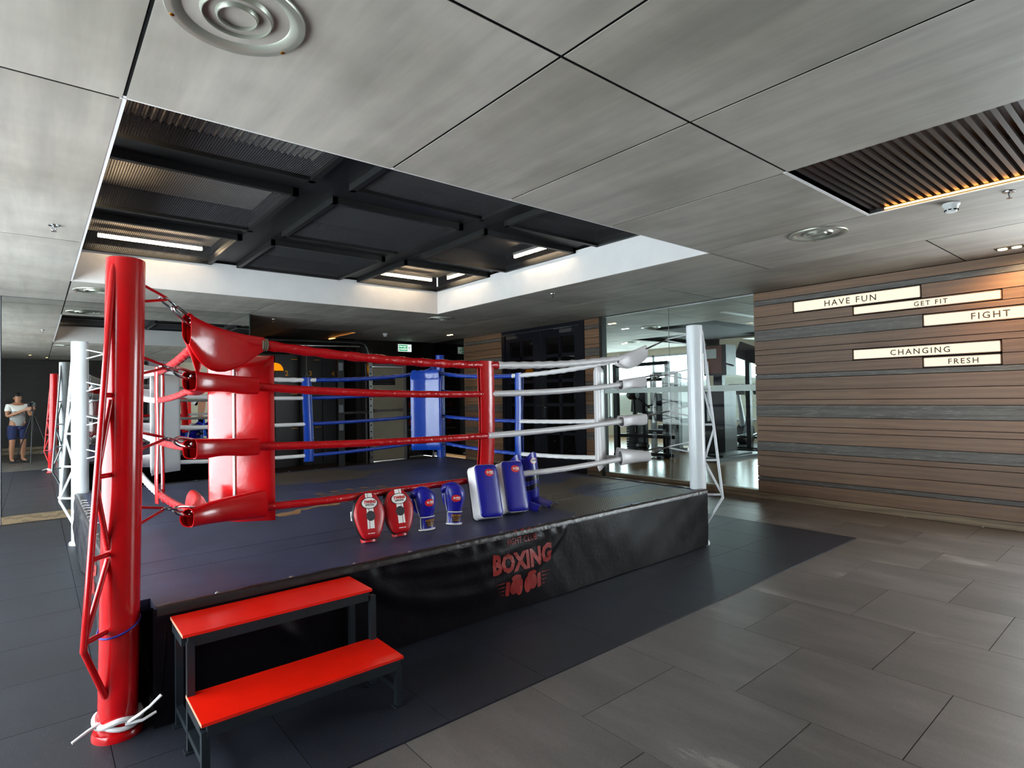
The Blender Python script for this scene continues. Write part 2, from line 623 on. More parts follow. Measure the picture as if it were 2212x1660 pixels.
    def ell(self, c, r, n=16, k=10, m=None):
        def fn(u, v):
            a, b = 2 * PI * u, PI * (v - 0.5)
            p = Vector((r[0] * math.cos(b) * math.cos(a), r[1] * math.cos(b) * math.sin(a), r[2] * math.sin(b)))
            if m is not None:
                p = m @ p
            return p + Vector(c)
        return self.grid(fn, n, k, True)

    def build(self, name, mat, parent=None, rel=None, smooth=True, ang=40, fixn=True):
        rel = Vector(rel) if rel is not None else Vector((0, 0, 0))
        me = bpy.data.meshes.new(name)
        me.from_pydata([tuple(Vector(p) - rel) for p in self.v], [], self.f)
        me.materials.append(M[mat] if isinstance(mat, str) else mat)
        if fixn:
            bm = bmesh.new()
            bm.from_mesh(me)
            bmesh.ops.recalc_face_normals(bm, faces=bm.faces)
            bm.to_mesh(me)
            bm.free()
        if smooth:
            me.shade_smooth()
            me.set_sharp_from_angle(angle=R_(ang))
        o = bpy.data.objects.new(name, me)
        COL.objects.link(o)
        if parent is not None:
            o.parent = parent
        return o


def mb():
    return MB()


def tag(o, label=None, cat=None, group=None, kind=None):
    if label:
        o['label'] = label
    if cat:
        o['category'] = cat
    if group:
        o['group'] = group
    if kind:
        o['kind'] = kind
    return o


def thing(name, label, cat, loc=(0, 0, 0), rz=0.0, group=None, rot=None):
    o = bpy.data.objects.new(name, None)
    o.empty_display_size = 0.05
    COL.objects.link(o)
    o.location = loc
    o.rotation_euler = rot if rot is not None else (0, 0, rz)
    return tag(o, label, cat, group)


def struct(name, b, mat, parent=None, **kw):
    o = b.build(name, mat, parent, **kw)
    if parent is None:
        o['kind'] = 'structure'
    return o


def sroot(name):
    o = bpy.data.objects.new(name, None)
    o.empty_display_size = 0.05
    COL.objects.link(o)
    o['kind'] = 'structure'
    return o


def dup(root, loc, rz=None, label=None, rot=None):
    def cp(o, parent):
        c = o.copy()
        COL.objects.link(c)
        if parent is not None:
            c.parent = parent
        for ch in list(o.children):
            cp(ch, c)
        return c
    r = cp(root, None)
    r.location = loc
    if rz is not None:
        r.rotation_euler = (0, 0, rz)
    if rot is not None:
        r.rotation_euler = rot
    if label:
        r['label'] = label
    return r


def text_mesh(s, size=0.1, bold=0.0, align='CENTER', spacing=1.0, xs=1.0, shear=0.0, sub=0):
    """vertices/faces of a flat text in the XY plane, centred"""
    cu = bpy.data.curves.new('t', 'FONT')
    cu.body = s
    cu.size = size
    cu.align_x = align
    cu.align_y = 'CENTER'
    cu.space_character = spacing
    cu.shear = shear
    cu.offset = bold
    cu.resolution_u = 2
    o = bpy.data.objects.new('t', cu)
    COL.objects.link(o)
    dg = bpy.context.evaluated_depsgraph_get()
    me = bpy.data.meshes.new_from_object(o.evaluated_get(dg))
    bm = bmesh.new()
    bm.from_mesh(me)
    if sub:
        bmesh.ops.triangulate(bm, faces=bm.faces)
        for _ in range(sub):
            bmesh.ops.subdivide_edges(bm, edges=[e for e in bm.edges if e.calc_length() > size * 0.25], cuts=1, use_grid_fill=True)
            bmesh.ops.triangulate(bm, faces=bm.faces)
    vs = [(v.co.x * xs, v.co.y, 0) for v in bm.verts]
    for i, v in enumerate(bm.verts):
        v.index = i
    fs = [tuple(v.index for v in f.verts) for f in bm.faces]
    bm.free()
    bpy.data.objects.remove(o)
    bpy.data.curves.remove(cu)
    bpy.data.meshes.remove(me)
    return vs, fs


def arc(c, r, a0, a1, n, plane='XY'):
    out = []
    for i in range(n + 1):
        a = R_(a0 + (a1 - a0) * i / n)
        u, v = r * math.cos(a), r * math.sin(a)
        out.append({'XY': (c[0] + u, c[1] + v, c[2]), 'XZ': (c[0] + u, c[1], c[2] + v), 'YZ': (c[0], c[1] + u, c[2] + v)}[plane])
    return out


def star2d(cx, cy, r, rot=90, k=0.45):
    return [(cx + (r if i % 2 == 0 else r * k) * math.cos(R_(rot + 36 * i)), cy + (r if i % 2 == 0 else r * k) * math.sin(R_(rot + 36 * i))) for i in range(10)]

# ================================================================== ROOM SHELL
ZC = 2.685          # ceiling height
XW = 7.28           # timber / glass wall
YM = 9.0            # mirror wall

# ---- floor
b = mb()
b.bx(-2.4, XW, -3.2, 12.7, -0.12, -0.012)
floor = struct('floor', b, 'grout', smooth=False)


def pieces(parent, name, mat, rects, z0, z1, gap=0.004, bev=0.0):
    cache = {}
    for (x0, x1, y0, y1) in rects:
        key = (round(x1 - x0, 3), round(y1 - y0, 3))
        c = ((x0 + x1) / 2, (y0 + y1) / 2, (z0 + z1) / 2)
        if key not in cache:
            q = mb()
            q.box((0, 0, 0), (key[0] - gap, key[1] - gap, z1 - z0))
            o = q.build(name, mat, parent, smooth=False)
            cache[key] = o.data
        else:
            o = bpy.data.objects.new(name, cache[key])
            COL.objects.link(o)
            o.parent = parent
        o.location = c


tiles = []
xs = [-0.21, 0.47, 1.15, 1.827, 2.51, 3.205, 3.89, 4.567, 5.24, 5.93, 6.62, XW + 0.03]
for i in range(len(xs) - 1):
    off = 1.085 if i % 2 == 1 else 1.425
    ys = [off + 0.67 * k for k in range(-7, 13)]
    hi = 2.10 if xs[i] < 5.9 else 10.3
    lo = -3.2
    cuts = [lo] + [y for y in ys if lo + 0.05 < y < hi - 0.02] + [hi]
    for y0, y1 in zip(cuts, cuts[1:]):
        if xs[i + 1] <= 1.0 and y1 > 0.6 and False:
            continue
        tiles.append((xs[i], xs[i + 1], y0, y1))
pieces(floor, 'floor_tile', 'tile', tiles, -0.012, 0.0, 0.004)
mats = []
for i in range(-4, 11):
    x0 = 0.235 + 0.567 * i
    x1 = min(x0 + 0.567, 5.93)
    for j in range(0, 12):
        y0 = 2.10 + 0.567 * j
        y1 = y0 + 0.567
        if x0 > 0.5 and x1 < 4.5 and 3.0 < y0 and y1 < 7.1:
            continue
        mats.append((x0, x1, y0, y1))
pieces(floor, 'rubber_tile', 'rubber', mats, -0.012, 0.006, 0.003)
b = mb()
b.bx(2.46, 5.93, 8.91, 12.7, -0.012, 0.0)
b.bx(5.93, XW, 10.3, 11.7, -0.012, 0.0)
b.bx(-2.4, -0.21, -3.2, 2.1, -0.012, 0.0)
b.build('corridor_floor', 'tile', floor, smooth=False)

# ---- ceiling: black backing with openings, boards hung below it
PIT = (0.295, 4.80, 2.875, 7.53)
REC = (3.41, 4.72, -1.2, 1.52)
RE2 = (3.58, 4.92, 10.45, 12.2)
b = mb()
z0, z1 = 2.6895, 2.76
for (x0, x1, y0, y1) in ((-2.4, 3.41, -3.2, 1.52), (3.41, 4.72, -3.2, -1.2), (4.72, XW, -3.2, 1.52), (-2.4, XW, 1.52, 2.875),
                         (-2.4, 0.295, 2.875, 7.53), (4.80, XW, 2.875, 7.53), (-2.4, XW, 7.53, 10.45),
                         (2.4, 3.58, 10.45, 12.2), (4.92, XW, 10.45, 12.2), (2.4, XW, 12.2, 12.7)):
    b.bx(x0, x1, y0, y1, z0, z1)
ceiling = struct('ceiling', b, 'black_gap', smooth=False)
pan = []
for x0, x1 in ((-2.4, -1.1), (-1.1, 0.29)):
    for y0, y1 in ((-3.2, -1.2), (-1.2, 0.16), (0.16, 2.885), (2.885, 5.675), (5.675, 8.5), (8.5, 9.0)):
        pan.append((x0, x1, y0, y1))
for x0, x1 in ((0.29, 1.54), (1.54, 2.40), (2.40, 3.41)):
    for y0, y1 in ((-3.2, -1.2), (-1.2, 0.16), (0.16, 1.52), (1.52, 2.875)):
        pan.append((x0, x1, y0, y1))
pan += [(3.41, 4.72, -3.2, -1.2), (3.41, 4.735, 1.52, 2.875)]
for x0, x1, ys in ((4.735, 5.96, (-3.2, -1.2, 2.875)), (4.80, 5.96, (2.875, 5.65, 8.4, 11.67)),
                   (5.96, XW, (-3.2, -1.25, 1.49, 4.217, 7.0, 9.8, 11.67))):
    for y0, y1 in zip(ys, ys[1:]):
        pan.append((x0, x1, y0, y1))
for x0, x1 in ((0.29, 2.45), (2.45, 3.506), (3.506, 4.80)):
    for y0, y1 in ((7.53, 8.53), (8.53, 9.05)):
        pan.append((x0, x1, y0, y1))
pan += [(2.45, 3.58, 9.05, 10.45), (2.45, 3.58, 10.45, 12.6), (3.58, 4.80, 9.05, 10.45), (3.58, 4.92, 12.2, 12.6)]
pieces(ceiling, 'ceiling_panel', 'ceiling', pan, 2.6868, 2.689, 0.014)

# white upstand around the ring opening
x0, x1, y0, y1 = PIT
for i, (a, c) in enumerate((((x0 - 0.02, x0 + 0.006), (y0, y1)), ((x1 - 0.006, x1 + 0.02), (y0, y1)), ((x0 - 0.02, x1 + 0.02), (y0 - 0.02, y0 + 0.006)), ((x0 - 0.02, x1 + 0.02), (y1 - 0.006, y1 + 0.02)))):
    b = mb()
    b.bx(a[0], a[1], c[0], c[1], 2.6885, 3.06)
    struct('trim_%d' % (i + 1), b, 'white_plaster', smooth=False)
# soffit of the opening and its black beams
b = mb()
b.bx(x0 - 0.02, x1 + 0.02, y0 - 0.02, y1 + 0.02, 3.42, 3.46)
for a in (x0 - 0.03, x1 + 0.01):
    b.bx(a, a + 0.02, y0, y1, 3.06, 3.42)
for a in (y0 - 0.03, y1 + 0.01):
    b.bx(x0, x1, a, a + 0.02, 3.06, 3.42)
struct('ceiling_opening', b, 'black_gap', smooth=False)
XC = ((0.30, 1.62), (1.90, 3.215), (3.47, 4.795))
YC = ((2.88, 4.24), (4.56, 5.84), (6.18, 7.525))
for i in range(2):
    b = mb()
    b.bx(XC[i][1] + 0.005, XC[i + 1][0] - 0.005, y0, y1, 3.085, 3.40)
    o = tag(b.build('ceiling_beam', 'black_metal', smooth=False), 'black ceiling beam running away between the mesh panels, %s' % ('above the red post side' if i == 0 else 'above the white post side'), 'beam', 'black ceiling beams')
for j in range(2):
    r = thing('ceiling_beam', 'black cross beam between the mesh panels, %s' % ('nearer the camera' if j == 0 else 'nearer the mirror'), 'beam', (2.5, YC[j][1] + 0.16, 3.1), group='black ceiling beams')
    for i in range(3):
        b = mb()
        b.bx(XC[i][0], XC[i][1], YC[j][1] + 0.005, YC[j + 1][0] - 0.005, 3.085, 3.38)
        b.build('beam_section', 'black_metal', r, rel=r.location, smooth=False)
names = [['nearest the red post', 'middle of the front row', 'front row by the timber wall'],
         ['left of the middle row', 'centre of the opening', 'middle row by the timber wall'],
         ['back row above the red post', 'middle of the back row', 'far corner above the blue post']]
for j, (ya, yb) in enumerate(YC):
    for i, (xa, xb) in enumerate(XC):
        c = ((xa + xb) / 2, (ya + yb) / 2, 3.05)
        r = thing('mesh_panel', 'black framed wire mesh ceiling panel, ' + names[j][i], 'panel', c, group='mesh ceiling panels')
        b = mb()
        w = 0.045
        for a0, a1, c0, c1 in ((xa, xb, ya, ya + w), (xa, xb, yb - w, yb), (xa, xa + w, ya, yb), (xb - w, xb, ya, yb)):
            b.bx(a0, a1, c0, c1, 3.03, 3.10)
        b.build('frame', 'black_metal', r, rel=c, smooth=False)
        b = mb()
        b.add([(xa + w, ya + w, 3.06), (xb - w, ya + w, 3.06), (xb - w, yb - w, 3.06), (xa + w, yb - w, 3.06)], [(0, 1, 2, 3)])
        b.build('wire_mesh', 'mesh', r, rel=c, smooth=False)
        b = mb()
        if j == 0:                                   # ribbed decking above the front row
            k = int((xb - xa) / 0.045)
            vs, fs = [], []
            for q in range(2 * k + 1):
                xx = xa + 0.01 + (xb - xa - 0.02) * q / (2 * k)
                zz = 3.20 + (0.022 if (q // 1) % 2 else 0)
                vs += [(xx, ya, zz), (xx, yb, zz)]
            fs = [(2 * q, 2 * q + 1, 2 * q + 3, 2 * q + 2) for q in range(2 * k)]
            b.add(vs, fs)
        else:
            b.bx(xa, xb, ya, yb, 3.25, 3.27)
        b.build('soffit_board', 'deck' if i == 0 or (i, j) == (2, 2) else 'deck_dark', r, rel=c, smooth=False)  # tube light and shade put into the deck colour
# light tubes over the mesh
for nm, p, q in (('warm light tube above the mesh over the red post', (0.50, 7.26, 3.14), (1.47, 7.26, 3.14)),
                 ('warm light tube beside the far upstand near the blue post', (3.56, 7.28, 3.14), (4.54, 7.28, 3.14)),
                 ('short warm light tube in the far corner along the side upstand', (4.66, 7.02, 3.14), (4.66, 6.26, 3.14)),
                 ('warm light tube along the side upstand of the middle row', (4.63, 5.46, 3.14), (4.63, 4.62, 3.14)),
                 ('warm light tube hidden at the left end of the front row', (0.37, 2.98, 3.14), (0.37, 3.9, 3.14)),
                 ('warm light tube hidden at the left end of the middle row', (0.37, 4.75, 3.14), (0.37, 5.6, 3.14))):
    r = thing('light_tube', nm, 'lamp', p, group='tube lights above the mesh')
    b = mb()
    b.cyl(p, q, 0.016, 10)
    b.build('tube', 'led', r, rel=p)
    b = mb()
    b.bar((p[0], p[1], p[2] + 0.035), (q[0], q[1], q[2] + 0.035), 0.05, 0.03)
    b.build('batten', 'white_plastic', r, rel=p, smooth=False)

# slatted recesses in the ceiling
for rec, lab, n in ((REC, 'bronze slatted ceiling recess with warm light, near the smoke detector', 54), (RE2, 'dark slatted ceiling recess with warm edges above the lockers', 30)):
    x0, x1, y0, y1 = rec
    r = thing('ceiling_recess', lab, 'recess', (x0, y0, ZC), group='slatted ceiling recesses')
    b = mb()
    b.bx(x0 - 0.02, x1 + 0.02, y0 - 0.02, y1 + 0.02, 2.96, 2.98)
    for a in (x0 - 0.02, x1):
        b.bx(a, a + 0.02, y0, y1, 2.69, 2.96)
    for a in (y0 - 0.02, y1):
        b.bx(x0, x1, a, a + 0.02, 2.69, 2.96)
    b.build('housing', 'deck_dark', r, rel=r.location, smooth=False)
    q = mb()
    q.bx(x0 + 0.004, x1 - 0.004, -0.012, 0.012, -0.009, 0.009)
    me = None
    for k in range(n):
        y = y0 + (y1 - y0) * (k + 0.5) / n
        if me is None:
            o = q.build('slat', 'slat_dark', r, rel=(x0, 0, 0), smooth=False)
            me = o.data
        else:
            o = bpy.data.objects.new('slat', me)
            COL.objects.link(o)
            o.parent = r
        o.location = (0, y - y0, 0.035)
    for xx, wd, zz in ((x0 + 0.05, 0.03, 2.80), (x1 - 0.008, 0.004, 2.695)):  # second thin strip is no lamp: it stands for the lit far wall
        b = mb()
        b.bx(xx - wd / 2, xx + wd / 2, y0 + 0.1, y1 - 0.1, zz, zz + 0.012)
        b.build('cove_glow', 'warm_glow', r, rel=r.location, smooth=False)
    b = mb()
    w = 0.018
    for a0, a1, c0, c1 in ((x0 - w, x1 + w, y0 - w, y0), (x0 - w, x1 + w, y1, y1 + w), (x1, x1 + w, y0, y1)):
        b.bx(a0, a1, c0, c1, 2.683, 2.70)
    b.build('edge_trim', 'white_plaster' if rec is REC else 'slat_dark', r, rel=r.location, smooth=False)

# ---- timber wall
seams = [2.685, 2.579, 2.513, 2.364, 2.253, 2.19, 2.049, 1.933, 1.867, 1.735, 1.614, 1.556, 1.407, 1.286, 1.218, 1.067, 0.953, 0.887, 0.746, 0.627, 0.566, 0.423, 0.29, 0.24, 0.086, 0.0]
grey = {1, 5, 10, 14, 18, 22}
signs = [('HAVE FUN', 2, 3.22, 1.882, 0.478), ('GET FIT', 3, 2.543, 1.218, 0.56), ('FIGHT', 5, 1.868, 0.80, 0.52), ('CHANGING', 8, 2.558, 1.235, 0.487), ('FRESH', 9, 1.880, 1.236, 0.53)]
b = mb()
for y0, y1 in ((0.75, 3.73), (6.40, 6.765), (9.025, 10.38)):
    b.bx(XW + 0.022, XW + 0.15, y0, y1, 0, 2.72)
b.bx(XW + 0.022, XW + 0.15, 3.73, 6.40, 2.69, 2.72)
b.bx(XW, XW + 0.15, -3.2, -1.85, 0, 2.72)
b.bx(XW, XW + 0.15, -1.85, 0.75, 0, 0.3)
b.bx(XW, XW + 0.15, -1.85, 0.75, 2.4, 2.72)
wall_r = struct('wall_right', b, 'black_gap', smooth=False)
for (ya, yb) in ((0.75, 3.735), (6.42, 6.765), (9.025, 10.38)):
    for k in range(len(seams) - 1):
        zt, zb = seams[k], seams[k + 1]
        segs = [(ya, yb)]
        if ya < 1:
            for s in signs:
                if s[1] == k:
                    segs = [(ya, s[3] - 0.008), (s[2] + 0.008, yb)]
        mat = 'wood_limed' if k in grey else ('wood_base' if k == 24 else 'wood_oak')
        for (p, q) in segs:
            if q - p < 0.03:
                continue
            m2 = mat
            if k == 5 and q < 0.6:
                m2 = 'wood_oak'
            c = (XW + 0.012, (p + q) / 2, (zt + zb) / 2)
            d = mb()
            d.box((0, 0, 0), (0.02, q - p, zt - zb - 0.007))
            o = d.build('plank', m2, wall_r, smooth=False)
            o.location = c
b = mb()
b.bx(XW - 0.002, XW + 0.10, 3.735, 6.40, 0.0, 0.052)
b.bx(XW + 0.004, XW + 0.10, 3.735, 6.40, 0.056, 0.108)
struct('baseboard_right', b, 'wood_base', smooth=False)
b = mb()
b.bx(XW - 0.012, XW + 0.10, 6.355, 6.42, 0, 2.685)
struct('trim_5', b, 'wood_dark', smooth=False)

# illuminated word signs let into the timber wall
for s, k, ya, yb, tc in signs:
    zt, zb = seams[k] - 0.008, seams[k + 1] + 0.008
    c = (XW, (ya + yb) / 2, (zt + zb) / 2)
    r = thing('light_box_sign', 'cream lit sign strip in the timber wall reading ' + s, 'sign', c, group='lit word signs on the timber wall')
    b = mb()
    w = 0.008
    b.bx(XW - 0.001, XW + 0.05, yb, ya, zt - w, zt)
    b.bx(XW - 0.001, XW + 0.05, yb, ya, zb, zb + w)
    b.bx(XW - 0.001, XW + 0.05, yb, yb + w, zb, zt)
    b.bx(XW - 0.001, XW + 0.05, ya - w, ya, zb, zt)
    b.build('frame', 'wood_oak', r, rel=c, smooth=False)
    b = mb()
    b.bx(XW + 0.006, XW + 0.04, yb + w, ya - w, zb + w, zt - w)
    b.build('light_panel', 'light_panel', r, rel=c, smooth=False)
    vs, fs = text_mesh(s, (zt - zb) * 0.74, 0.001, spacing=1.28)
    yc = ya + (yb - ya) * tc
    b = mb()
    b.add([(XW + 0.0045, yc - v[0], (zt + zb) / 2 - 0.004 + v[1]) for v in vs], fs)
    b.build('lettering', 'sign_text', r, rel=c, smooth=False)

# ---- glass partition to the gym
w2 = sroot('window_2')
for (ya, yb) in ((3.74, 5.064), (5.070, 6.355)):
    b = mb()
    b.bx(XW + 0.012, XW + 0.022, ya, yb, 0.108, 2.685)
    b.build('glass_pane', 'glass', w2, smooth=False)
    b = mb()
    b.bx(XW + 0.010, XW + 0.0115, ya, yb, 1.408, 1.492)
    b.build('frosted_band', 'frost', w2, smooth=False)
b = mb()
b.bx(XW + 0.012, XW + 0.022, 5.064, 5.070, 0.108, 2.685)
b.bx(XW + 0.006, XW + 0.028, 3.74, 6.355, 2.672, 2.686)
b.build('silicone_joint', 'steel', w2, smooth=False)

# ---- double door with small panes
d1 = sroot('door_1')
b = mb()
b.bx(XW - 0.02, XW + 0.10, 6.765, 6.86, 0, 2.68)
b.bx(XW - 0.02, XW + 0.10, 8.93, 9.025, 0, 2.68)
b.bx(XW - 0.02, XW + 0.10, 6.86, 8.93, 2.62, 2.68)
b.build('door_frame', 'door_black', d1, smooth=False)
for li, (ya, yb) in enumerate(((6.865, 7.885), (7.905, 8.925))):
    zs = [0.25, 0.70, 1.22, 1.66, 2.12, 2.46]
    yo = (ya + 0.145, (ya + yb) / 2, yb - 0.145) if li == 0 else (ya + 0.20, (ya + yb) / 2 + 0.03, yb - 0.14)
    b = mb()
    b.bx(XW, XW + 0.05, ya, yo[0], 0.01, 2.615)
    b.bx(XW, XW + 0.05, yo[2], yb, 0.01, 2.615)
    b.bx(XW, XW + 0.05, yo[0], yo[2], 0.01, zs[0])
    b.bx(XW, XW + 0.05, yo[0], yo[2], zs[-1], 2.615)
    for z in zs[1:-1]:
        b.bx(XW + 0.003, XW + 0.047, yo[0], yo[2], z - 0.028, z + 0.028)
    b.bx(XW + 0.003, XW + 0.047, yo[1] - 0.03, yo[1] + 0.03, zs[0], zs[-1])
    lf = b.build('door_leaf', 'door_black', d1, smooth=False)
    for k in range(5):
        for (p, q) in ((yo[0], yo[1] - 0.03), (yo[1] + 0.03, yo[2])):
            b = mb()
            b.bx(XW + 0.022, XW + 0.028, p, q, zs[k] + (0.028 if k else 0), zs[k + 1] - (0.028 if k < 4 else 0))
            b.build('pane', 'dark_glass', lf, smooth=False)
    yc = ya + 0.31 if li == 0 else yb - 0.24
    b = mb()
    b.bx(XW - 0.055, XW, yc - 0.15, yc + 0.15, 2.515, 2.575)
    b.build('closer_body', 'steel', lf, smooth=False)
    b = mb()
    b.bx(XW - 0.06, XW - 0.035, yc - 0.16, yc + 0.30, 2.592, 2.61)
    b.bar((XW - 0.03, yc + 0.1, 2.57), (XW - 0.045, yc + 0.1, 2.60), 0.02)
    b.build('closer_rail', 'steel', lf, smooth=False)
lf = mb()
lf.bx(XW - 0.012, XW, 7.80, 7.87, 0.98, 1.42)
lf.build('handle_plate', 'chrome', d1, smooth=False)
lf = mb()
lf.cyl((XW - 0.012, 7.835, 1.20), (XW - 0.06, 7.835, 1.20), 0.012)
lf.cyl((XW - 0.055, 7.84, 1.20), (XW - 0.055, 7.96, 1.20), 0.011)
lf.ell((XW - 0.02, 7.76, 1.17), (0.014, 0.014, 0.014), 10, 6)
lf.build('door_handle', 'chrome', d1)

# ---- mirror wall
b = mb()
b.bx(-2.4, 2.445, YM + 0.012, 12.7, 0, 2.72)
b.bx(-2.4, -0.31, YM - 0.03, YM + 0.012, 0, 2.685)
wall_m = struct('wall_mirror', b, 'grey_wall', smooth=False)
b = mb()
b.bx(-0.302, 2.443, YM, YM + 0.008, 0.092, 2.683)
mir = b.build('mirror', 'mirror', wall_m, smooth=False)
b = mb()
b.bx(2.443, 2.452, YM - 0.001, YM + 0.02, 0.092, 2.683)
b.bx(-0.309, -0.302, YM - 0.001, YM + 0.012, 0.092, 2.683)
b.build('mirror_edge', 'glass_edge', mir, smooth=False)
b = mb()
b.bx(-0.305, 2.45, YM - 0.025, YM + 0.012, 0.0, 0.09)
struct('baseboard_mirror', b, 'wood_base', smooth=False)

# ---- far end: lockers, door, glazed cabinet
b = mb()
b.bx(2.445, 5.40, 12.62, 12.75, 0, 2.72)
b.bx(5.34, 5.46, 11.69, 12.62, 0, 2.72)
b.bx(5.46, 5.55, 11.67, 11.75, 0, 2.72)
b.bx(6.53, XW + 0.1, 11.67 + 0.45, 11.67 + 0.5, 0, 2.72)
b.bx(5.52, 6.56, 11.68, 11.75, 2.16, 2.72)
b.bx(6.53, 6.58, 11.67, 12.12, 0, 2.72)
b.bx(XW, XW + 0.1, 11.67, 12.17, 0, 2.72)
wall_f = struct('wall_far', b, 'wood_dark', smooth=False)
b = mb()
b.bx(XW, XW + 0.02, 10.39, 11.665, 0.1, 2.685)
b.build('dark_glass_panel', 'dark_glass', wall_f, smooth=False)
d2 = sroot('door_2')
b = mb()
b.bx(5.54, 5.66, 11.62, 11.72, 0, 2.16)
b.bx(6.47, 6.53, 11.62, 11.72, 0, 2.16)
b.bx(5.66, 6.47, 11.62, 11.72, 2.10, 2.16)
b.build('door_frame', 'grey_wall', d2, smooth=False)
b = mb()
b.bx(5.665, 6.465, 11.655, 11.70, 0.01, 2.095)
b.build('door_leaf', 'cream', d2, smooth=False)
b = mb()
b.bx(5.70, 6.42, 11.57, 11.60, 1.10, 1.15)
b.bx(5.70, 5.76, 11.57, 11.655, 1.09, 1.16)
b.bx(6.36, 6.42, 11.57, 11.655, 1.09, 1.16)
b.build('panic_bar', 'steel', d2, smooth=False)
b = mb()
b.bx(5.68, 6.26, 11.645, 11.654, 1.69, 1.83)
pq = b.build('notice_plate', 'logo_black', d2, smooth=False)
for t_, z_, s_ in (('USE THE PANIC DOOR FOR EXIT DOOR', 1.785, 0.032), ('ผลักประตูเพื่อทางออกฉุกเฉิน', 1.727, 0.042)):
    vs, fs = text_mesh(t_, s_)
    b = mb()
    b.add([(5.97 + v[0], 11.643, z_ + v[1]) for v in vs], fs)
    b.build('lettering', 'grey_plastic', pq, smooth=False)

# ---- wall behind the camera and window wall on the left (seen in the mirror and in the gloss)
b = mb()
b.bx(-2.5, 2.72, -3.3, -3.2, 0, 2.72)
wall_b = struct('wall_back', b, 'wood_dark', smooth=False)
for k in range(18):
    d = mb()
    d.bx(-2.4, 2.70, -3.2, -3.185, 0.20 + k * 0.138, 0.20 + k * 0.138 + 0.132)
    d.build('plank', 'wood_dark', wall_b, smooth=False)
for z in (0.012, 0.115):
    d = mb()
    d.bx(-2.4, 2.70, -3.2, -3.16, z, z + 0.085)
    d.build('plank', 'wood_base', wall_b, smooth=False)
b = mb()
b.bx(3.36, XW, -3.3, -3.2, 0, 2.72)
struct('wall_rear', b, 'cream', smooth=False)
b = mb()
b.bx(2.72, 3.36, -3.2, -2.85, 0, 2.70)
tag(b.build('column', 'grey_wall', smooth=False), kind='structure')
b = mb()
b.bx(-2.5, -2.4, -3.3, 0.9, 0, 2.72)
b.bx(-2.5, -2.4, 8.6, 12.7, 0, 2.72)
b.bx(-2.5, -2.4, 0.9, 8.6, 0, 0.3)
b.bx(-2.5, -2.4, 0.9, 8.6, 2.4, 2.72)
struct('wall_left', b, 'grey_wall', smooth=False)
for nm, X, ys in (('window_3', -2.45, (0.9, 2.44, 3.98, 5.52, 7.06, 8.6)), ('window_1', XW + 0.08, (-1.85, -0.55, 0.75))):
    w = sroot(nm)
    b = mb()
    for y in ys:
        b.bx(X - 0.03, X + 0.03, y - 0.025, y + 0.025, 0.3, 2.4)
    b.bx(X - 0.03, X + 0.03, ys[0], ys[-1], 0.3, 0.34)
    b.bx(X - 0.03, X + 0.03, ys[0], ys[-1], 2.36, 2.4)
    b.build('window_frame', 'black_metal', w, smooth=False)
    for y, y2 in zip(ys, ys[1:]):
        b = mb()
        b.bx(X - 0.004, X + 0.004, y + 0.025, y2 - 0.025, 0.34, 2.36)
        b.build('pane', 'glass', w, smooth=False)

# ================================================================== BOXING RING
PX0, PX1, PY0, PY1, PZ = 0.30, 4.685, 2.885, 7.22, 0.512

# ---- platform with its vinyl skirt
plat = thing('ring_platform', 'boxing ring platform with dark blue mat and black vinyl skirt', 'platform', (PX0, PY0, 0))
PL = plat.location
NOTCH = 0.085
b = mb()
out = [(PX0 + NOTCH, PY0), (PX1 - 0.02, PY0), (PX1, PY0 + 0.02), (PX1, PY1 - 0.02), (PX1 - 0.02, PY1), (PX0 + NOTCH, PY1), (PX0, PY1 - NOTCH), (PX0, PY0 + NOTCH + 0.10), (PX0 + 0.10, PY0 + 0.12)]
out = [(PX0 + 0.10, PY0 + 0.02), (PX1 - 0.02, PY0 + 0.02), (PX1 - 0.02, PY1 - 0.02), (PX0 + 0.12, PY1 - 0.02), (PX0 + 0.12, PY1 - 0.14), (PX0 + 0.02, PY1 - 0.14), (PX0 + 0.02, PY0 + 0.18), (PX0 + 0.10, PY0 + 0.18)]
b.prism(out, PZ - 0.05, PZ)
b.build('canvas_mat', 'canvas', plat, rel=PL, smooth=False)
b = mb()
b.bx(PX0 + 0.14, PX1 - 0.06, PY0 + 0.2, PY1 - 0.16, 0.02, PZ - 0.06)
b.build('frame', 'black_gap', plat, rel=PL, smooth=False)


def front_disp(x, z):
    """folds of the front skirt: the vinyl sags between two fixing points"""
    d = 0.0
    u = (x - 2.08) / 0.84
    if abs(u) < 1.0:
        k = 1 - u * u
        for depth, amp, wd in ((0.30, 0.013, 0.05), (0.20, 0.005, 0.03), (0.10, 0.007, 0.025), (0.36, 0.004, 0.03)):
            zc = 0.485 - depth * k
            d += amp * math.exp(-((z - zc) / wd) ** 2) * min(1, 3 * k)
        d += 0.004 * math.sin(x * 38 + 2.0 * math.sin(x * 9)) * math.exp(-((z - 0.475) / 0.03) ** 2)
    d += 0.004 * math.sin(x * 5.1 + z * 9) + 0.0010 * math.sin(x * 13 - z * 21 + 1.0) + 0.0006 * math.sin(x * 31 + z * 17)
    d += 0.016 * math.exp(-((x - 0.95 + (z - 0.25) * 0.8) / 0.05) ** 2) * math.exp(-((z - 0.28) / 0.09) ** 2)
    return d * min(1.0, (PZ - z) / 0.03) + 0.010 * max(0, 0.12 - z)


def side_disp(t, z):
    d = 0.010 * math.sin(t * 6.3 + z * 5) + 0.006 * math.sin(t * 15 - z * 24) + 0.003 * math.sin(t * 37 + z * 11)
    return d * min(1.0, (PZ - z) / 0.03)


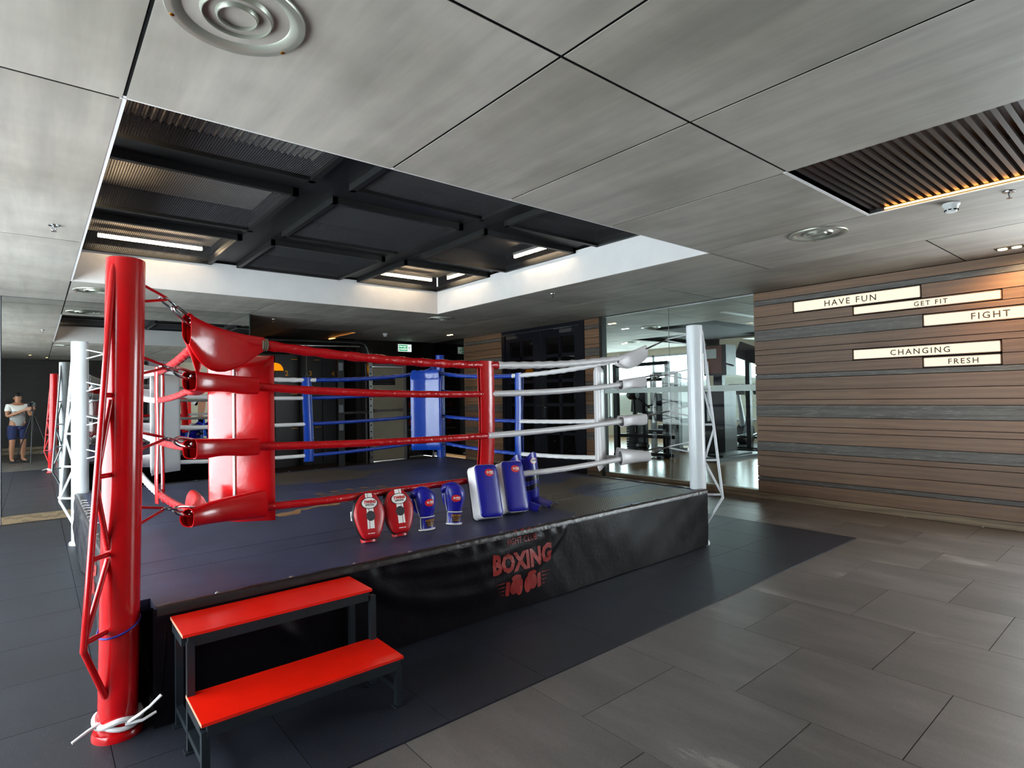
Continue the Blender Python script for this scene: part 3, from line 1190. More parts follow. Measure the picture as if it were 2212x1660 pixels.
def skirt(fn, n, nm='skirt_panel', m='skirt'):
    q = mb()
    q.grid(fn, n, 26)
    q.build(nm, m, plat, rel=PL, ang=80, fixn=False)


skirt(lambda u, v: (PX0 + 0.085 + u * (PX1 - PX0 - 0.085), PY0 - front_disp(PX0 + 0.085 + u * (PX1 - PX0 - 0.085), 0.012 + v * (PZ - 0.012)), 0.012 + v * (PZ - 0.012)), 330)
skirt(lambda u, v: (PX1 + 0.3 * side_disp(PY0 + u * (PY1 - PY0), 0.012 + v * (PZ - 0.012)), PY0 + u * (PY1 - PY0), 0.012 + v * (PZ - 0.012)), 80)
skirt(lambda u, v: (PX1 - u * (PX1 - PX0 - 0.085), PY1, 0.012 + v * (PZ - 0.012)), 40)
skirt(lambda u, v: (PX0 - side_disp(PY1 - 0.1 - u * (PY1 - PY0 - 0.23), 0.012 + v * (PZ - 0.012)), PY1 - 0.1 - u * (PY1 - PY0 - 0.23), 0.012 + v * (PZ - 0.012)), 220, m='skirt_side')
# flap of the skirt pulled away beside the red post
q = mb()
q.grid(lambda u, v: (PX0 + 0.085 + 0.055 * u * (0.3 + 0.7 * v) + 0.0 * v, PY0 + 0.11 - 0.11 * u, 0.012 + v * (PZ - 0.03)), 6, 12)
q.build('skirt_flap', 'skirt', plat, rel=PL, fixn=False)
q = mb()
q.grid(lambda u, v: (PX0 + 0.06 * u * u, PY0 + 0.14 + 0.0 * u - 0.05 * (1 - v) * u, 0.012 + v * (PZ - 0.03)), 6, 12)
q.build('skirt_flap', 'skirt', plat, rel=PL, fixn=False)


# folded hem lying over the edge of the mat
def hem(pts, inw, nm='hem'):
    q = mb()
    n = len(pts)
    vs = []
    for k, (x, y) in enumerate(pts):
        w = 0.045 + 0.005 * math.sin(k * 0.9) + 0.004 * math.sin(k * 2.3)
        for (o, z) in ((-0.006, PZ - 0.030), (-0.006, PZ - 0.004), (0.004, PZ + 0.006), (w * 0.5, PZ + 0.007 + 0.002 * math.sin(k * 1.7)), (w, PZ + 0.003)):
            vs.append((x + inw[0] * o, y + inw[1] * o, z))
    fs = [(k * 5 + j, k * 5 + j + 1, (k + 1) * 5 + j + 1, (k + 1) * 5 + j) for k in range(n - 1) for j in range(4)]
    q.add(vs, fs)
    q.build(nm, 'skirt_edge', plat, rel=PL, ang=60)


def lerp2(a, c, n):
    return [(a[0] + (c[0] - a[0]) * k / n, a[1] + (c[1] - a[1]) * k / n) for k in range(n + 1)]


hem(lerp2((PX0 + 0.10, PY0), (PX1, PY0), 90), (0, 1))
hem(lerp2((PX1, PY0), (PX1, PY1), 60), (-1, 0))
hem(lerp2((PX1, PY1), (PX0 + 0.12, PY1), 60), (0, -1))
hem(lerp2((PX0, PY1 - 0.14), (PX0, PY0 + 0.18), 90), (1, 0))
# screws along the hem
q = mb()
q.lathe([(0.0, 0.006), (0.007, 0.005), (0.011, 0.001), (0.013, -0.002)], 12)
s0 = q.build('screw', 'steel', plat)
pts = [(0.645 + 0.333 * k, PY0 + 0.028) for k in range(13)] + [(PX0 + 0.028, 3.4 + 0.34 * k) for k in range(11)] + [(0.7 + 0.34 * k, PY1 - 0.035) for k in range(12)] + [(PX1 - 0.035, 3.3 + 0.34 * k) for k in range(12)]
for k, (x, y) in enumerate(pts):
    o = s0 if k == 0 else bpy.data.objects.new('screw', s0.data)
    if k:
        COL.objects.link(o)
        o.parent = plat
    o.location = Vector((x, y, PZ + 0.008)) - PL
# lacing eyelets of the left hem
for k in range(9):
    y = 5.2 + 0.16 * k
    q = mb()
    q.tube([(PX0 + 0.01, y, PZ + 0.008), (PX0 + 0.03, y + 0.01, PZ + 0.013), (PX0 + 0.06, y, PZ + 0.009)], 0.003, 6)
    q.build('stitch', 'white_vinyl', plat, rel=PL)
# seams of the mat
for y in (3.49, 3.75, 4.9, 6.0):
    q = mb()
    q.bx(PX0 + 0.07, PX1 - 0.07, y - 0.004, y + 0.004, PZ, PZ + 0.0015)
    q.build('mat_seam', 'canvas', plat, rel=PL, smooth=False)


# ---- printing on the skirt and on the mat
def logo(place, s, parent, mat, rel, names=True, boxing=True):
    """place(x, y) -> 3-D point, logo drawn in units where BOXING is 1 wide"""
    def put(vs, fs, nm):
        q = mb()
        q.add([place(v[0] * s, v[1] * s) for v in vs], fs)
        q.build(nm, mat, parent, rel=rel, smooth=False, fixn=False)
    for k in range(5):
        x = (k - 2) * 0.115
        st = star2d(x, 0.50 - 0.0035 * 100 * (k - 2) ** 2 * 0.02, 0.042)
        put([(a, c, 0) for a, c in st] + [(x, 0.50, 0)], [(i, (i + 1) % 10, 10) for i in range(10)], 'star')
    vs, fs = text_mesh('FIGHT CLUB', 0.115, 0.0, spacing=1.06, xs=0.78, sub=1)
    put([(v[0], v[1] + 0.375, 0) for v in vs], fs, 'lettering')
    if boxing:
        # heavy condensed letters, taller at both ends
        vs, fs = text_mesh('BOXING', 0.30, 0.016, spacing=1.04, xs=0.86, sub=2)
        put([(v[0], 0.10 + v[1] * (1 + 0.5 * v[0] * v[0]) + 0.10 * v[0] * v[0], 0) for v in vs], fs, 'lettering')
        for sg in (-1, 1):                       # two gloves meeting, with speed lines
            def ov(cx, cy, rx, ry, n=16):
                p = [(sg * (cx + rx * math.cos(2 * PI * i / n)), cy + ry * math.sin(2 * PI * i / n), 0) for i in range(n)]
                put(p + [(sg * cx, cy, 0)], [(i, (i + 1) % n, n) for i in range(n)], 'glove_print')
            ov(0.075, -0.215, 0.062, 0.115)
            ov(0.165, -0.20, 0.075, 0.10)
            ov(0.14, -0.085, 0.085, 0.04)
            put([(sg * 0.245, -0.30, 0), (sg * 0.31, -0.29, 0), (sg * 0.31, -0.10, 0), (sg * 0.245, -0.12, 0)], [(0, 1, 2, 3)], 'glove_print')
            for m in range(4):
                y = -0.12 - 0.05 * m
                put([(sg * 0.335, y, 0), (sg * (0.50 - 0.03 * m), y + 0.006, 0), (sg * 0.335, y + 0.014, 0)], [(0, 1, 2)], 'speed_line')


logo(lambda x, y: (2.465 + x, PY0 - front_disp(2.465 + x, 0.262 + y) - 0.0035, 0.262 + y), 0.50, plat, 'print_red', PL)
logo(lambda x, y: (PX0 - side_disp(4.9 - x, 0.262 + y) - 0.004, 4.9 - x, 0.262 + y), 0.50, plat, 'print_red', PL)
logo(lambda x, y: (2.36 + x, 4.68 + y * 1.0, PZ + 0.0012), 1.35, plat, 'print_brown', PL, boxing=False)
# what is left of the arched print under the words
q = mb()
n = 40
vs = []
for k in range(n + 1):
    u = k / n
    x = 1.42 + 2.15 * u
    yt = 4.60 + 0.42 * math.sin(u * PI * 0.62) + 0.02 * math.sin(k * 1.9)
    w = (0.10 + 0.05 * math.sin(k * 0.8) + 0.03 * math.sin(k * 2.7)) * (1 - 0.35 * u)
    vs += [(x, yt - w, PZ + 0.0012), (x, yt, PZ + 0.0012)]
q.add(vs, [(2 * k, 2 * k + 2, 2 * k + 3, 2 * k + 1) for k in range(n)])
q.build('worn_print', 'print_brown', plat, rel=PL, smooth=False)

# ---- four corner posts
BZ = (1.893, 1.567, 1.228, 0.895)
POSTS = {  # centre, inward direction, paint, description
    'red': ((0.285, 2.965), (1, 1), 'red_paint', 'glossy red steel ring post with outside truss, beside the red step', 0.0725),
    'white': ((4.705, 2.99), (-1, 1), 'white_paint', 'white steel ring post in front of the glass partition', 0.0725),
    'blue': ((4.62, 7.205), (-1, -1), 'blue_paint', 'blue steel ring post at the far corner near the exit sign', 0.066),
    'mirror': ((0.345, 7.17), (1, -1), 'white_paint', 'white steel ring post standing close to the mirror wall', 0.0725),
}
for key, ((cx, cy), (dx, dy), paint, lab, rad) in POSTS.items():
    r = thing('ring_post', lab, 'post', (cx, cy, 0.006), group='ring corner posts')
    L = r.location
    lean = (0.030 if key == 'red' else 0.0)

    def C(d, z):      # point at diagonal offset d (both axes), leaning slightly inwards
        return (cx + dx * d + lean * (z - 1.0) * 0.6, cy + dy * d, z)
    b = mb()
    n = 36
    b.tube([C(0, 0.03), C(0, 0.7), C(0, 1.4), C(0, 2.0), C(0, 2.018), C(0, 2.022)], [rad, rad, rad, rad, rad * 0.985, rad * 0.9], n)
    b.build('pole', paint, r, rel=L, ang=50)
    b = mb()
    b.lathe([(rad * 1.28, 0.006), (rad * 1.28, 0.022), (rad * 1.2, 0.034), (rad, 0.036)], 32, c=C(0, 0)[:2] + (0,), caps=True)
    b.build('base_flange', paint, r, rel=L)
    o = 0.13 if key == 'red' else 0.155
    rt = 0.0125
    inn = rad * 0.68
    zs = (1.433, 1.10, 0.772, 0.455)

    def T(z):         # on the outer truss tube
        u = (1.96 - z) / (1.96 - 0.42)
        return C(-(inn + (o - inn) * u), z)

    def S(z):
        return C(-inn, z)
    b = mb()
    b.tube([C(-inn * 0.9, 1.985), T(1.95), T(0.42)], [rt * .9, rt, rt], 12)
    b.build('truss_tube', paint, r, rel=L)
    b = mb()
    b.tube([T(0.425), C(-inn, 0.19)], rt, 12)
    b.build('truss_foot', paint, r, rel=L)
    for (p, q_) in ((T(zs[0]), S(zs[0])), (S(zs[0] - 0.02), T(zs[1])), (T(zs[1]), S(zs[1])), (T(zs[1] - 0.04), S(zs[2] + 0.02)), (T(zs[2]), S(zs[2])), (S(zs[2] - 0.02), T(zs[3])), (T(zs[3]), S(zs[3]))):
        b = mb()
        b.tube([p, q_], rt * 0.85, 10)
        b.build('truss_strut', paint, r, rel=L)
    for z in BZ:
        b = mb()
        a0, a1 = rad * 0.66, 0.19
        b.tube([C(a0, z + 0.045), C(a1 - 0.012, z + 0.006), C(a1, z), C(a1 - 0.012, z - 0.006), C(a0, z - 0.045)], 0.0065, 8)
        b.tube([C(a0, z + 0.043), C(a0, z - 0.043)], 0.006, 8)
        b.build('rope_bracket', paint, r, rel=L)
# ties round the red post
b = mb()
cx, cy = POSTS['red'][0]
b.tube([(cx - 0.012 + 0.076 * math.cos(a), cy + 0.076 * math.sin(a), 0.455 + 0.028 * math.cos(a - 0.6)) for a in [2 * PI * k / 28 for k in range(28)]], 0.0042, 8, closed=True)
tag(b.build('cord_tie', simple('blue_cord', '#1c1f8c', 0.5)), 'thin blue cord tied round the red ring post', 'cord')
b = mb()
b.tube([(cx - 0.018 + 0.080 * math.cos(a), cy + 0.080 * math.sin(a), 0.078 + 0.010 * math.sin(3 * a)) for a in [2 * PI * k / 30 for k in range(30)]], 0.012, 8, closed=True)
b.tube([(cx - 0.012 + 0.080 * math.cos(a), cy + 0.080 * math.sin(a), 0.062 + 0.012 * math.sin(2 * a + 1)) for a in [2 * PI * k / 30 for k in range(30)]], 0.010, 8, closed=True)
b.tube([(cx + 0.01, cy - 0.085, 0.075), (cx + 0.05, cy - 0.10, 0.10), (cx + 0.085, cy - 0.11, 0.125), (cx + 0.125, cy - 0.115, 0.16)], [0.008, 0.007, 0.006, 0.007], 7)
b.tube([(cx + 0.0, cy - 0.085, 0.07), (cx + 0.06, cy - 0.095, 0.07), (cx + 0.11, cy - 0.09, 0.085)], [0.008, 0.007, 0.006], 7)
b.tube([(cx - 0.08, cy - 0.03, 0.08), (cx - 0.12, cy - 0.05, 0.075), (cx - 0.175, cy - 0.07, 0.055)], [0.008, 0.007, 0.006], 7)
tag(b.build('cloth_tie', 'leather_white'), 'white cloth strip knotted round the foot of the red ring post', 'strap')

# ---- ropes: four levels on four sides, two coloured halves each
OFF = 0.40
RC = {k: (POSTS[k][0][0] + POSTS[k][1][0] * OFF, POSTS[k][0][1] + POSTS[k][1][1] * OFF) for k in POSTS}
LEV = ((1.765, 0.135, 0.028, 'topmost'), (1.512, 0.095, 0.0225, 'second from top'), (1.163, 0.055, 0.0225, 'third from top'), (0.815, 0.035, 0.0225, 'lowest'))
SIDES = (('front', 'red', 'white', 'red', 'white', 'side facing the red step', 0.52),
         ('back', 'mirror', 'blue', 'white', 'blue', 'far side before the lockers', 0.50),
         ('left', 'red', 'mirror', 'red', 'white', 'side nearest the bright window', 0.47),
         ('right', 'white', 'blue', 'white', 'blue', 'side along the glass partition', 0.47))


def rope_pt(a, c, t, lev, extra=0.0):
    zc, sag = LEV[lev][0], LEV[lev][1] + extra
    s_ = 4 * t * (1 - t)
    return Vector((a[0] + (c[0] - a[0]) * t, a[1] + (c[1] - a[1]) * t, zc - sag * (s_ ** 0.8)))


SPACER = {}
for side, k0, k1, c0, c1, desc, tm in SIDES:
    a, c = RC[k0], RC[k1]
    for lev in range(4):
        rad = LEV[lev][2] * (0.92 if side != 'front' else 1.0)
        extra = 0.045 if (lev == 3 and side in ('right', 'back')) else (0.06 if (lev == 3 and side == 'left') else 0)
        r = thing('ring_rope', '%s rope, half %s half %s, on the %s' % (LEV[lev][3], c0, c1, desc), 'rope', rope_pt(a, c, 0.03, lev, extra), group='ring ropes')
        ts = 0.58 if (side, lev) == ('right', 1) else tm + (0.03 if lev == 0 else 0.0)
        for (t0, t1, colr, nm) in ((0.012, ts, c0, 'red_half'), (ts, 0.988, c1, 'white_half')):
            n = 60
            pts = [rope_pt(a, c, t0 + (t1 - t0) * k / n, lev, extra) for k in range(n + 1)]
            if side == 'front' and lev == 3:      # pushed back by the gear leaning on it
                pts = [p + Vector((0, 0.085 * math.exp(-((p.x - 2.35) / 0.75) ** 4), 0)) for p in pts]
            ph = random.random() * 6
            if lev == 0:
                def sec(i, t, an, ph=ph):
                    return 1 + 0.09 * math.sin(2 * an + i * 1.25 + ph) + 0.03 * math.sin(i * 2.1)
            else:
                def sec(i, t, an, ph=ph):      # laced flap along the underside
                    e = math.exp(-((an - 1.25 * PI) / 0.45) ** 2)
                    return 1 + e * (0.42 + 0.10 * math.sin(i * 1.3 + ph)) + 0.02 * math.sin(i * 0.9)
            b = mb()
            b.tube(pts, rad if colr != 'x' else rad, 14, sec=sec)
            o = b.build({'red': 'red_sleeve', 'white': 'white_sleeve', 'blue': 'blue_sleeve'}[colr], colr + '_rope', r, rel=r.location, ang=70)
    # two spacer straps at the middle, one front one back of the ropes
    p0, p3 = rope_pt(a, c, tm, 0), rope_pt(a, c, tm, 3, extra)
    d = (Vector((c[0], c[1], 0)) - Vector((a[0], a[1], 0))).normalized()
    nrm = Vector((-d.y, d.x, 0))
    r = thing('rope_spacer', '%s vinyl spacer strap linking the ropes on the %s' % ('red' if side in ('front', 'left') else 'blue', desc), 'strap', (p3.x, p3.y, p3.z - 0.06), group='rope spacer straps')
    colr = 'red_vinyl' if side in ('front', 'left') else 'blue_vinyl'
    wd = 0.062 if side == 'front' else 0.052
    for sg in (-1, 1):
        b = mb()
        zt, zb = p0.z + 0.030, p3.z - 0.07

        def fn(u, v, sg=sg):
            z = zb + (zt - zb) * v
            bulge = 0.030 + 0.003 * math.sin(9 * v)
            e = (u - 0.5) * 2
            off = sg * (bulge - 0.012 * e * e)
            sh = 0.006 * math.sin(v * 5) + 0.012 * (1 - v)
            q_ = Vector((p0.x, p0.y, 0)) + d * (e * wd + sh) + nrm * (off + (0.085 * (1 - v) ** 2.5 if side == 'front' else 0))
            return (q_.x, q_.y, z)
        b.grid(fn, 9, 24)
        m0 = len(b.v)
        b.grid(lambda u, v, sg=sg: tuple(Vector(fn(u, v, sg)) - nrm * sg * 0.006), 9, 24)
        # close the rim
        ring = [j * 9 for j in range(24)] + [23 * 9 + i for i in range(1, 9)] + [j * 9 + 8 for j in range(22, -1, -1)] + [i for i in range(7, 0, -1)]
        b.f += [(ring[i], ring[(i + 1) % len(ring)], ring[(i + 1) % len(ring)] + m0, ring[i] + m0) for i in range(len(ring))]
        b.build('strap_face', colr, r, rel=r.location, ang=50)

# ---- tensioners, leather sleeves and padded cushions in the corners
CNAME = {'red': 'red corner', 'white': 'white corner before the glass', 'blue': 'blue corner', 'mirror': 'white corner by the mirror'}
for key, ((cx, cy), (dx, dy), paint, lab, rad) in POSTS.items():
    D = Vector((dx, dy, 0)).normalized()
    vin = {'red': 'red_vinyl', 'blue': 'blue_vinyl'}.get(key, 'white_vinyl')

    def G(d, z):
        return Vector((cx + dx * d, cy + dy * d, z))
    side_dirs = (Vector((dx, 0, 0)), Vector((0, dy, 0)))
    for lev in range(4):
        zb, zr = BZ[lev], LEV[lev][0]
        p = G(0.185, zb)
        q_ = G(0.385, zr + 0.004)
        ax = (q_ - p).normalized()
        up = Vector((0, 0, 1))
        sd = ax.cross(up).normalized()
        up = sd.cross(ax)
        r = thing('rope_tensioner', 'chrome rope tensioner, %s level, at the %s' % (LEV[lev][3], CNAME[key]), 'tensioner', p, group='chrome rope tensioners')
        L = (q_ - p).length

        def loop(s0, s1, w, wv, rr, flat):
            pts = []
            for k in range(24):
                a_ = 2 * PI * k / 24
                u = math.cos(a_)
                v = math.sin(a_)
                hl = (s1 - s0) / 2
                su = math.copysign(abs(u) ** 0.55, u)
                pts.append(p + ax * ((s0 + s1) / 2 + su * hl) + (sd if flat else up) * v * w)
            q2 = mb()
            q2.tube(pts, rr, 8, closed=True)
            return q2
        loop(-0.015, 0.085, 0.020, 0, 0.0055, True).build('shackle', 'chrome', r, rel=p)
        loop(0.072, L + 0.02, 0.021, 0, 0.0075, lev % 2 == 0 and key == 'white').build('link_body', 'chrome', r, rel=p)
        q2 = mb()
        q2.cyl(p + ax * 0.06, p + ax * 0.13, 0.0065, 10)
        q2.ell(p + ax * (L * 0.72) + sd * 0.0, (0.010, 0.010, 0.010), 10, 6)
        q2.build('screw_pin', 'chrome', r, rel=p)
        # leather sleeve over the knot, open towards the post, one arm along each rope
        r = thing('corner_sleeve', '%s leather sleeve over the rope knot, %s level, %s' % ('red' if key == 'red' else ('blue' if key == 'blue' else 'white'), LEV[lev][3], CNAME[key]), 'sleeve', G(0.36, zr), group='corner rope sleeves')
        big = lev in (0, 3)
        for sdv in side_dirs:
            b = mb()
            cor = G(OFF, zr)
            ln = 0.30 if big else 0.26
            if key != 'red':
                ln *= 0.72
            A = G(0.315 if big else 0.335, zr + (0.035 if lev == 0 else 0.0))
            nu, nv = 22, 12
            ot = D.cross(Vector((0, 0, 1)))

            def fn(u, v):
                s_ = v
                cpt = A.lerp(cor + sdv * ln, s_)
                tang = (cor + sdv * ln - A).normalized()
                cpt = cpt + (cor - (A.lerp(cor + sdv * ln, 0.35))) * (4 * s_ * (1 - s_)) * 0.55
                cpt.z += -(LEV[lev][1] * 0.30) * s_
                if lev == 0:
                    hw = 0.030 - 0.004 * s_
                    hu = 0.052 - 0.022 * s_
                    hd = 0.050 + 0.150 * max(0.0, math.sin(PI * min(1, 0.14 + s_ * 0.86))) * (1 if key == 'red' else 0.45)
                elif lev == 3:
                    hw = 0.046 - 0.008 * s_
                    hu = 0.045 + 0.05 * s_ * (1 if key == 'red' else .7)
                    hd = 0.050 + 0.01 * s_
                else:
                    hw = 0.047 - 0.006 * s_
                    hu = 0.046 - 0.002 * s_
                    hd = 0.056 - 0.008 * s_
                    if s_ > 0.0:
                        hd += 0.004 * math.sin(9 * s_)
                an = 2 * PI * u
                c_, s2 = math.cos(an), math.sin(an)
                e = 0.55 if not big else 0.9
                xx = hw * math.copysign(abs(c_) ** e, c_)
                zz = (hu if s2 > 0 else hd) * math.copysign(abs(s2) ** e, s2)
                if lev == 0 and s2 < -0.3:
                    xx *= 1 + 0.18 * math.sin(7 * an + 4 * s_)
                side = tang.cross(Vector((0, 0, 1))).normalized()
                return cpt + side * xx + Vector((0, 0, 1)) * zz
            b.grid(fn, nu, nv, True)
            # inner lining gives the leather its thickness
            m0 = len(b.v)
            vs = []
            for j in range(nv):
                cc = sum((Vector(b.v[j * nu + i]) for i in range(nu)), Vector()) / nu
                for i in range(nu):
                    pp = Vector(b.v[j * nu + i])
                    vs.append(pp + (cc - pp).normalized() * 0.005)
            fs = [(j * nu + i, (j + 1) * nu + i, (j + 1) * nu + (i + 1) % nu, j * nu + (i + 1) % nu) for j in range(nv - 1) for i in range(nu)]
            b.add(vs, fs)
            for j in (0, nv - 1):
                b.f += [(j * nu + i, j * nu + (i + 1) % nu, m0 + j * nu + (i + 1) % nu, m0 + j * nu + i) for i in range(nu)]
            b.build('sleeve_arm', vin, r, rel=r.location, ang=60)
    # cushion
    c0 = G(0.635, 0)
    sdv = D.cross(Vector((0, 0, 1))).normalized()
    r = thing('corner_pad', '%s padded corner cushion hung inside the ropes at the %s' % ('red' if key == 'red' else ('blue' if key == 'blue' else 'white'), CNAME[key]), 'pad', (c0.x, c0.y, 0.68), group='corner cushions')
    z0_, z1_ = (0.70, 1.70 if key == 'blue' else 1.66)
    hw_, th = 0.205, 0.056

    def face(sgn):
        def fn(u, v):
            e = (u - 0.5) * 2
            f = (v - 0.5) * 2
            puff = th / 2 * (max(0.0, 1 - abs(e) ** 7) ** 0.5) * (max(0.0, 1 - abs(f) ** 22) ** 0.5)
            crease = -0.006 * math.exp(-(e / 0.03) ** 2) if sgn < 0 else 0
            vee = 0.045 * abs(e) ** 1.25
            cc = c0 + sdv * (e * hw_) + D * (vee - 0.03 + sgn * (puff + crease))
            z = (z0_ + z1_) / 2 + f * (z1_ - z0_) / 2
            return (cc.x, cc.y, z)
        return fn
    b = mb()
    b.grid(face(1), 33, 28)
    b.grid(face(-1), 33, 28)
    b.build('cushion', vin, r, rel=r.location, ang=60)
    b = mb()
    zt = z1_ + 0.03
    if key != 'blue':
        zt = None
    b.grid(lambda u, v: tuple(Vector((c0.x, c0.y, 0)) + sdv * ((u - 0.5) * 2 * hw_ * 0.9) + D * (0.045 * abs((u - .5) * 2) ** 1.25 - 0.03 + 0.040 * math.cos(PI * (v - 0.15)) - 0.01) + Vector((0, 0, z1_ - 0.10 + 0.16 * math.sin(PI * (0.1 + 0.8 * v)) + 0.006 * math.sin(u * 30)))), 30, 12)
    if zt is not None:
        b.build('top_flap', vin, r, rel=r.location, ang=60)
    b = mb()
    for k in range(30):
        z = z0_ + 0.03 + (z1_ - z0_ - 0.08) * k / 30
        pt = c0 - D * (0.03 + th / 2 + 0.001)
        b.box((pt.x, pt.y, z), (0.012, 0.012, (z1_ - z0_) / 34), rz=PI / 4)
    o = b.build('seam_lacing', 'white_vinyl', r, rel=r.location, smooth=False)
    o['kind'] = 'stuff'
# twine lashing where the top rope leaves the red sleeve
p = rope_pt(RC['red'], RC['white'], 0.085, 0)
b = mb()
for k in range(3):
    b.tube([(p.x - 0.012 + 0.011 * k, p.y + 0.031 * math.cos(2 * PI * j / 14), p.z + 0.031 * math.sin(2 * PI * j / 14)) for j in range(14)], 0.006, 6, closed=True)
tag(b.build('twine_lashing', 'twine'), 'grey twine lashing round the topmost red rope beside the red sleeve', 'cord')

# ================================================================== RED STEP
r = thing('step_bench', 'two-tier red topped step bench on grey steel legs before the ring', 'step', (0.45, 2.35, 0.006))
L = r.location
for nm, x0, x1, y0, y1, z in (('lower_tread', 0.462, 1.284, 2.345, 2.625, 0.228), ('upper_tread', 0.448, 1.258, 2.600, 2.866, 0.474)):
    b = mb()
    b.bx(x0, x1, y0, y1, z - 0.012, z)
    o = b.build(nm, 'red_tread', r, rel=L, smooth=False)
    b = mb()
    b.bx(x0 - 0.0012, x0, y0, y1, z - 0.012, z)
    b.build('worn_edge', 'bare_edge', o, rel=(0, 0, 0), smooth=False)
    o.children[0].location = -L
    o.children[0].location = Vector((0, 0, 0)) - Vector(L) * 1.0
    w = 0.03
    h = 0.042
    for (a, c) in (((x0 + w / 2 + 0.004, y0 + 0.016), (x1 - w / 2 - 0.004, y0 + 0.016)), ((x0 + w / 2 + 0.004, y1 - 0.016), (x1 - w / 2 - 0.004, y1 - 0.016)), ((x0 + w / 2, y0 + 0.03), (x0 + w / 2, y1 - 0.03)), ((x1 - w / 2, y0 + 0.03), (x1 - w / 2, y1 - 0.03))):
        b = mb()
        b.bar((a[0], a[1], z - 0.012 - h / 2), (c[0], c[1], z - 0.012 - h / 2), 0.03, h)
        b.build('frame_rail', 'step_frame', r, rel=L, smooth=False)
for x in (0.476, 1.262):
    for y, zt in ((2.362, 0.215), (2.612, 0.46), (2.850, 0.46)):
        b = mb()
        b.bx(x - 0.014, x + 0.014, y - 0.014, y + 0.014, 0.008, zt - 0.02)
        o = b.build('leg', 'step_frame', r, rel=L, smooth=False)
        b = mb()
        b.bx(x - 0.024, x + 0.024, y - 0.024, y + 0.024, 0.006, 0.013)
        b.build('foot_plate', 'step_frame', o, rel=L, smooth=False)
    for (a, c) in ((2.376, 2.598), (2.626, 2.836)):
        b = mb()
        b.bar((x, a, 0.085), (x, c, 0.085), 0.026, 0.026)
        b.build('stretcher', 'step_frame', r, rel=L, smooth=False)

# ================================================================== BOXING GEAR ON THE APRON
ZM = PZ + 0.002


def oval_badge(place, parent, rx, ry, mat, rim=None, rimmat=None):
    n = 28
    def disc(k, off, m, nm):
        q = mb()
        vs = [place(0, 0, off)]
        for s_ in (0.35, 0.7, 1.0):
            vs += [place(k * s_ * rx * math.cos(2 * PI * i / n), k * s_ * ry * math.sin(2 * PI * i / n), off) for i in range(n)]
        fs = [(0, 1 + i, 1 + (i + 1) % n) for i in range(n)]
        for t_ in range(2):
            fs += [(1 + t_ * n + i, 1 + (t_ + 1) * n + i, 1 + (t_ + 1) * n + (i + 1) % n, 1 + t_ * n + (i + 1) % n) for i in range(n)]
        q.add(vs, fs)
        return q.build(nm, m, parent, ang=80, fixn=False)
    if rim:
        disc(rim, 0.0008, rimmat, 'badge_rim')
    return disc(1.0, 0.0014, mat, 'badge')


def put_text(place, parent, s_, size, x, y, mat, off=0.0024, **kw):
    vs, fs = text_mesh(s_, size, sub=1, **kw)
    q = mb()
    q.add([place(x + v[0], y + v[1], off) for v in vs], fs)
    return q.build('lettering', mat, parent, smooth=False, fixn=False)


def pbs_badge(place, parent, k=1.0):
    """red oval, white burst, italic PBS and a thin line of small print"""
    o = oval_badge(place, parent, 0.033 * k, 0.0245 * k, 'logo_red')
    q = mb()
    cx, cy = -0.012 * k, 0.003 * k
    n = 16
    rr = [(0.011 if i % 2 == 0 else 0.0035) for i in range(n)]
    rr[10] = 0.017
    rr[11] = 0.004
    vs = [place(cx, cy, 0.0024)] + [place(cx + k * rr[i] * math.cos(2 * PI * i / n + 0.3), cy + k * rr[i] * math.sin(2 * PI * i / n + 0.3), 0.0024) for i in range(n)]
    q.add(vs, [(0, 1 + i, 1 + (i + 1) % n) for i in range(n)])
    q.build('burst', 'logo_white', parent, smooth=False, fixn=False)
    put_text(place, parent, 'PBS', 0.0195 * k, 0.0125 * k, 0.003 * k, 'logo_white', bold=0.0006 * k, shear=0.25)
    q = mb()
    for (a0, a1, yy, h) in ((-0.004, 0.028, -0.0065, 0.0012), (0.001, 0.024, -0.0095, 0.0018)):
        q.add([place(a0 * k, yy * k, 0.0024), place(a1 * k, yy * k, 0.0024), place(a1 * k, (yy + h) * k, 0.0024), place(a0 * k, (yy + h) * k, 0.0024)], [(0, 1, 2, 3)])
    o2 = q.build('small_print', 'logo_white', parent, smooth=False, fixn=False)
    o2['kind'] = 'stuff'


# ---- focus mitts
def mitt_w(t):
    pts = [(0, 0.040), (0.04, 0.056), (0.12, 0.070), (0.25, 0.085), (0.40, 0.097), (0.52, 0.102), (0.64, 0.099), (0.76, 0.087), (0.87, 0.069), (0.94, 0.053), (0.985, 0.034), (1, 0.020)]
    for (a, va), (c, vc) in zip(pts, pts[1:]):
        if t <= c:
            return va + (vc - va) * (t - a) / (c - a)
    return pts[-1][1]


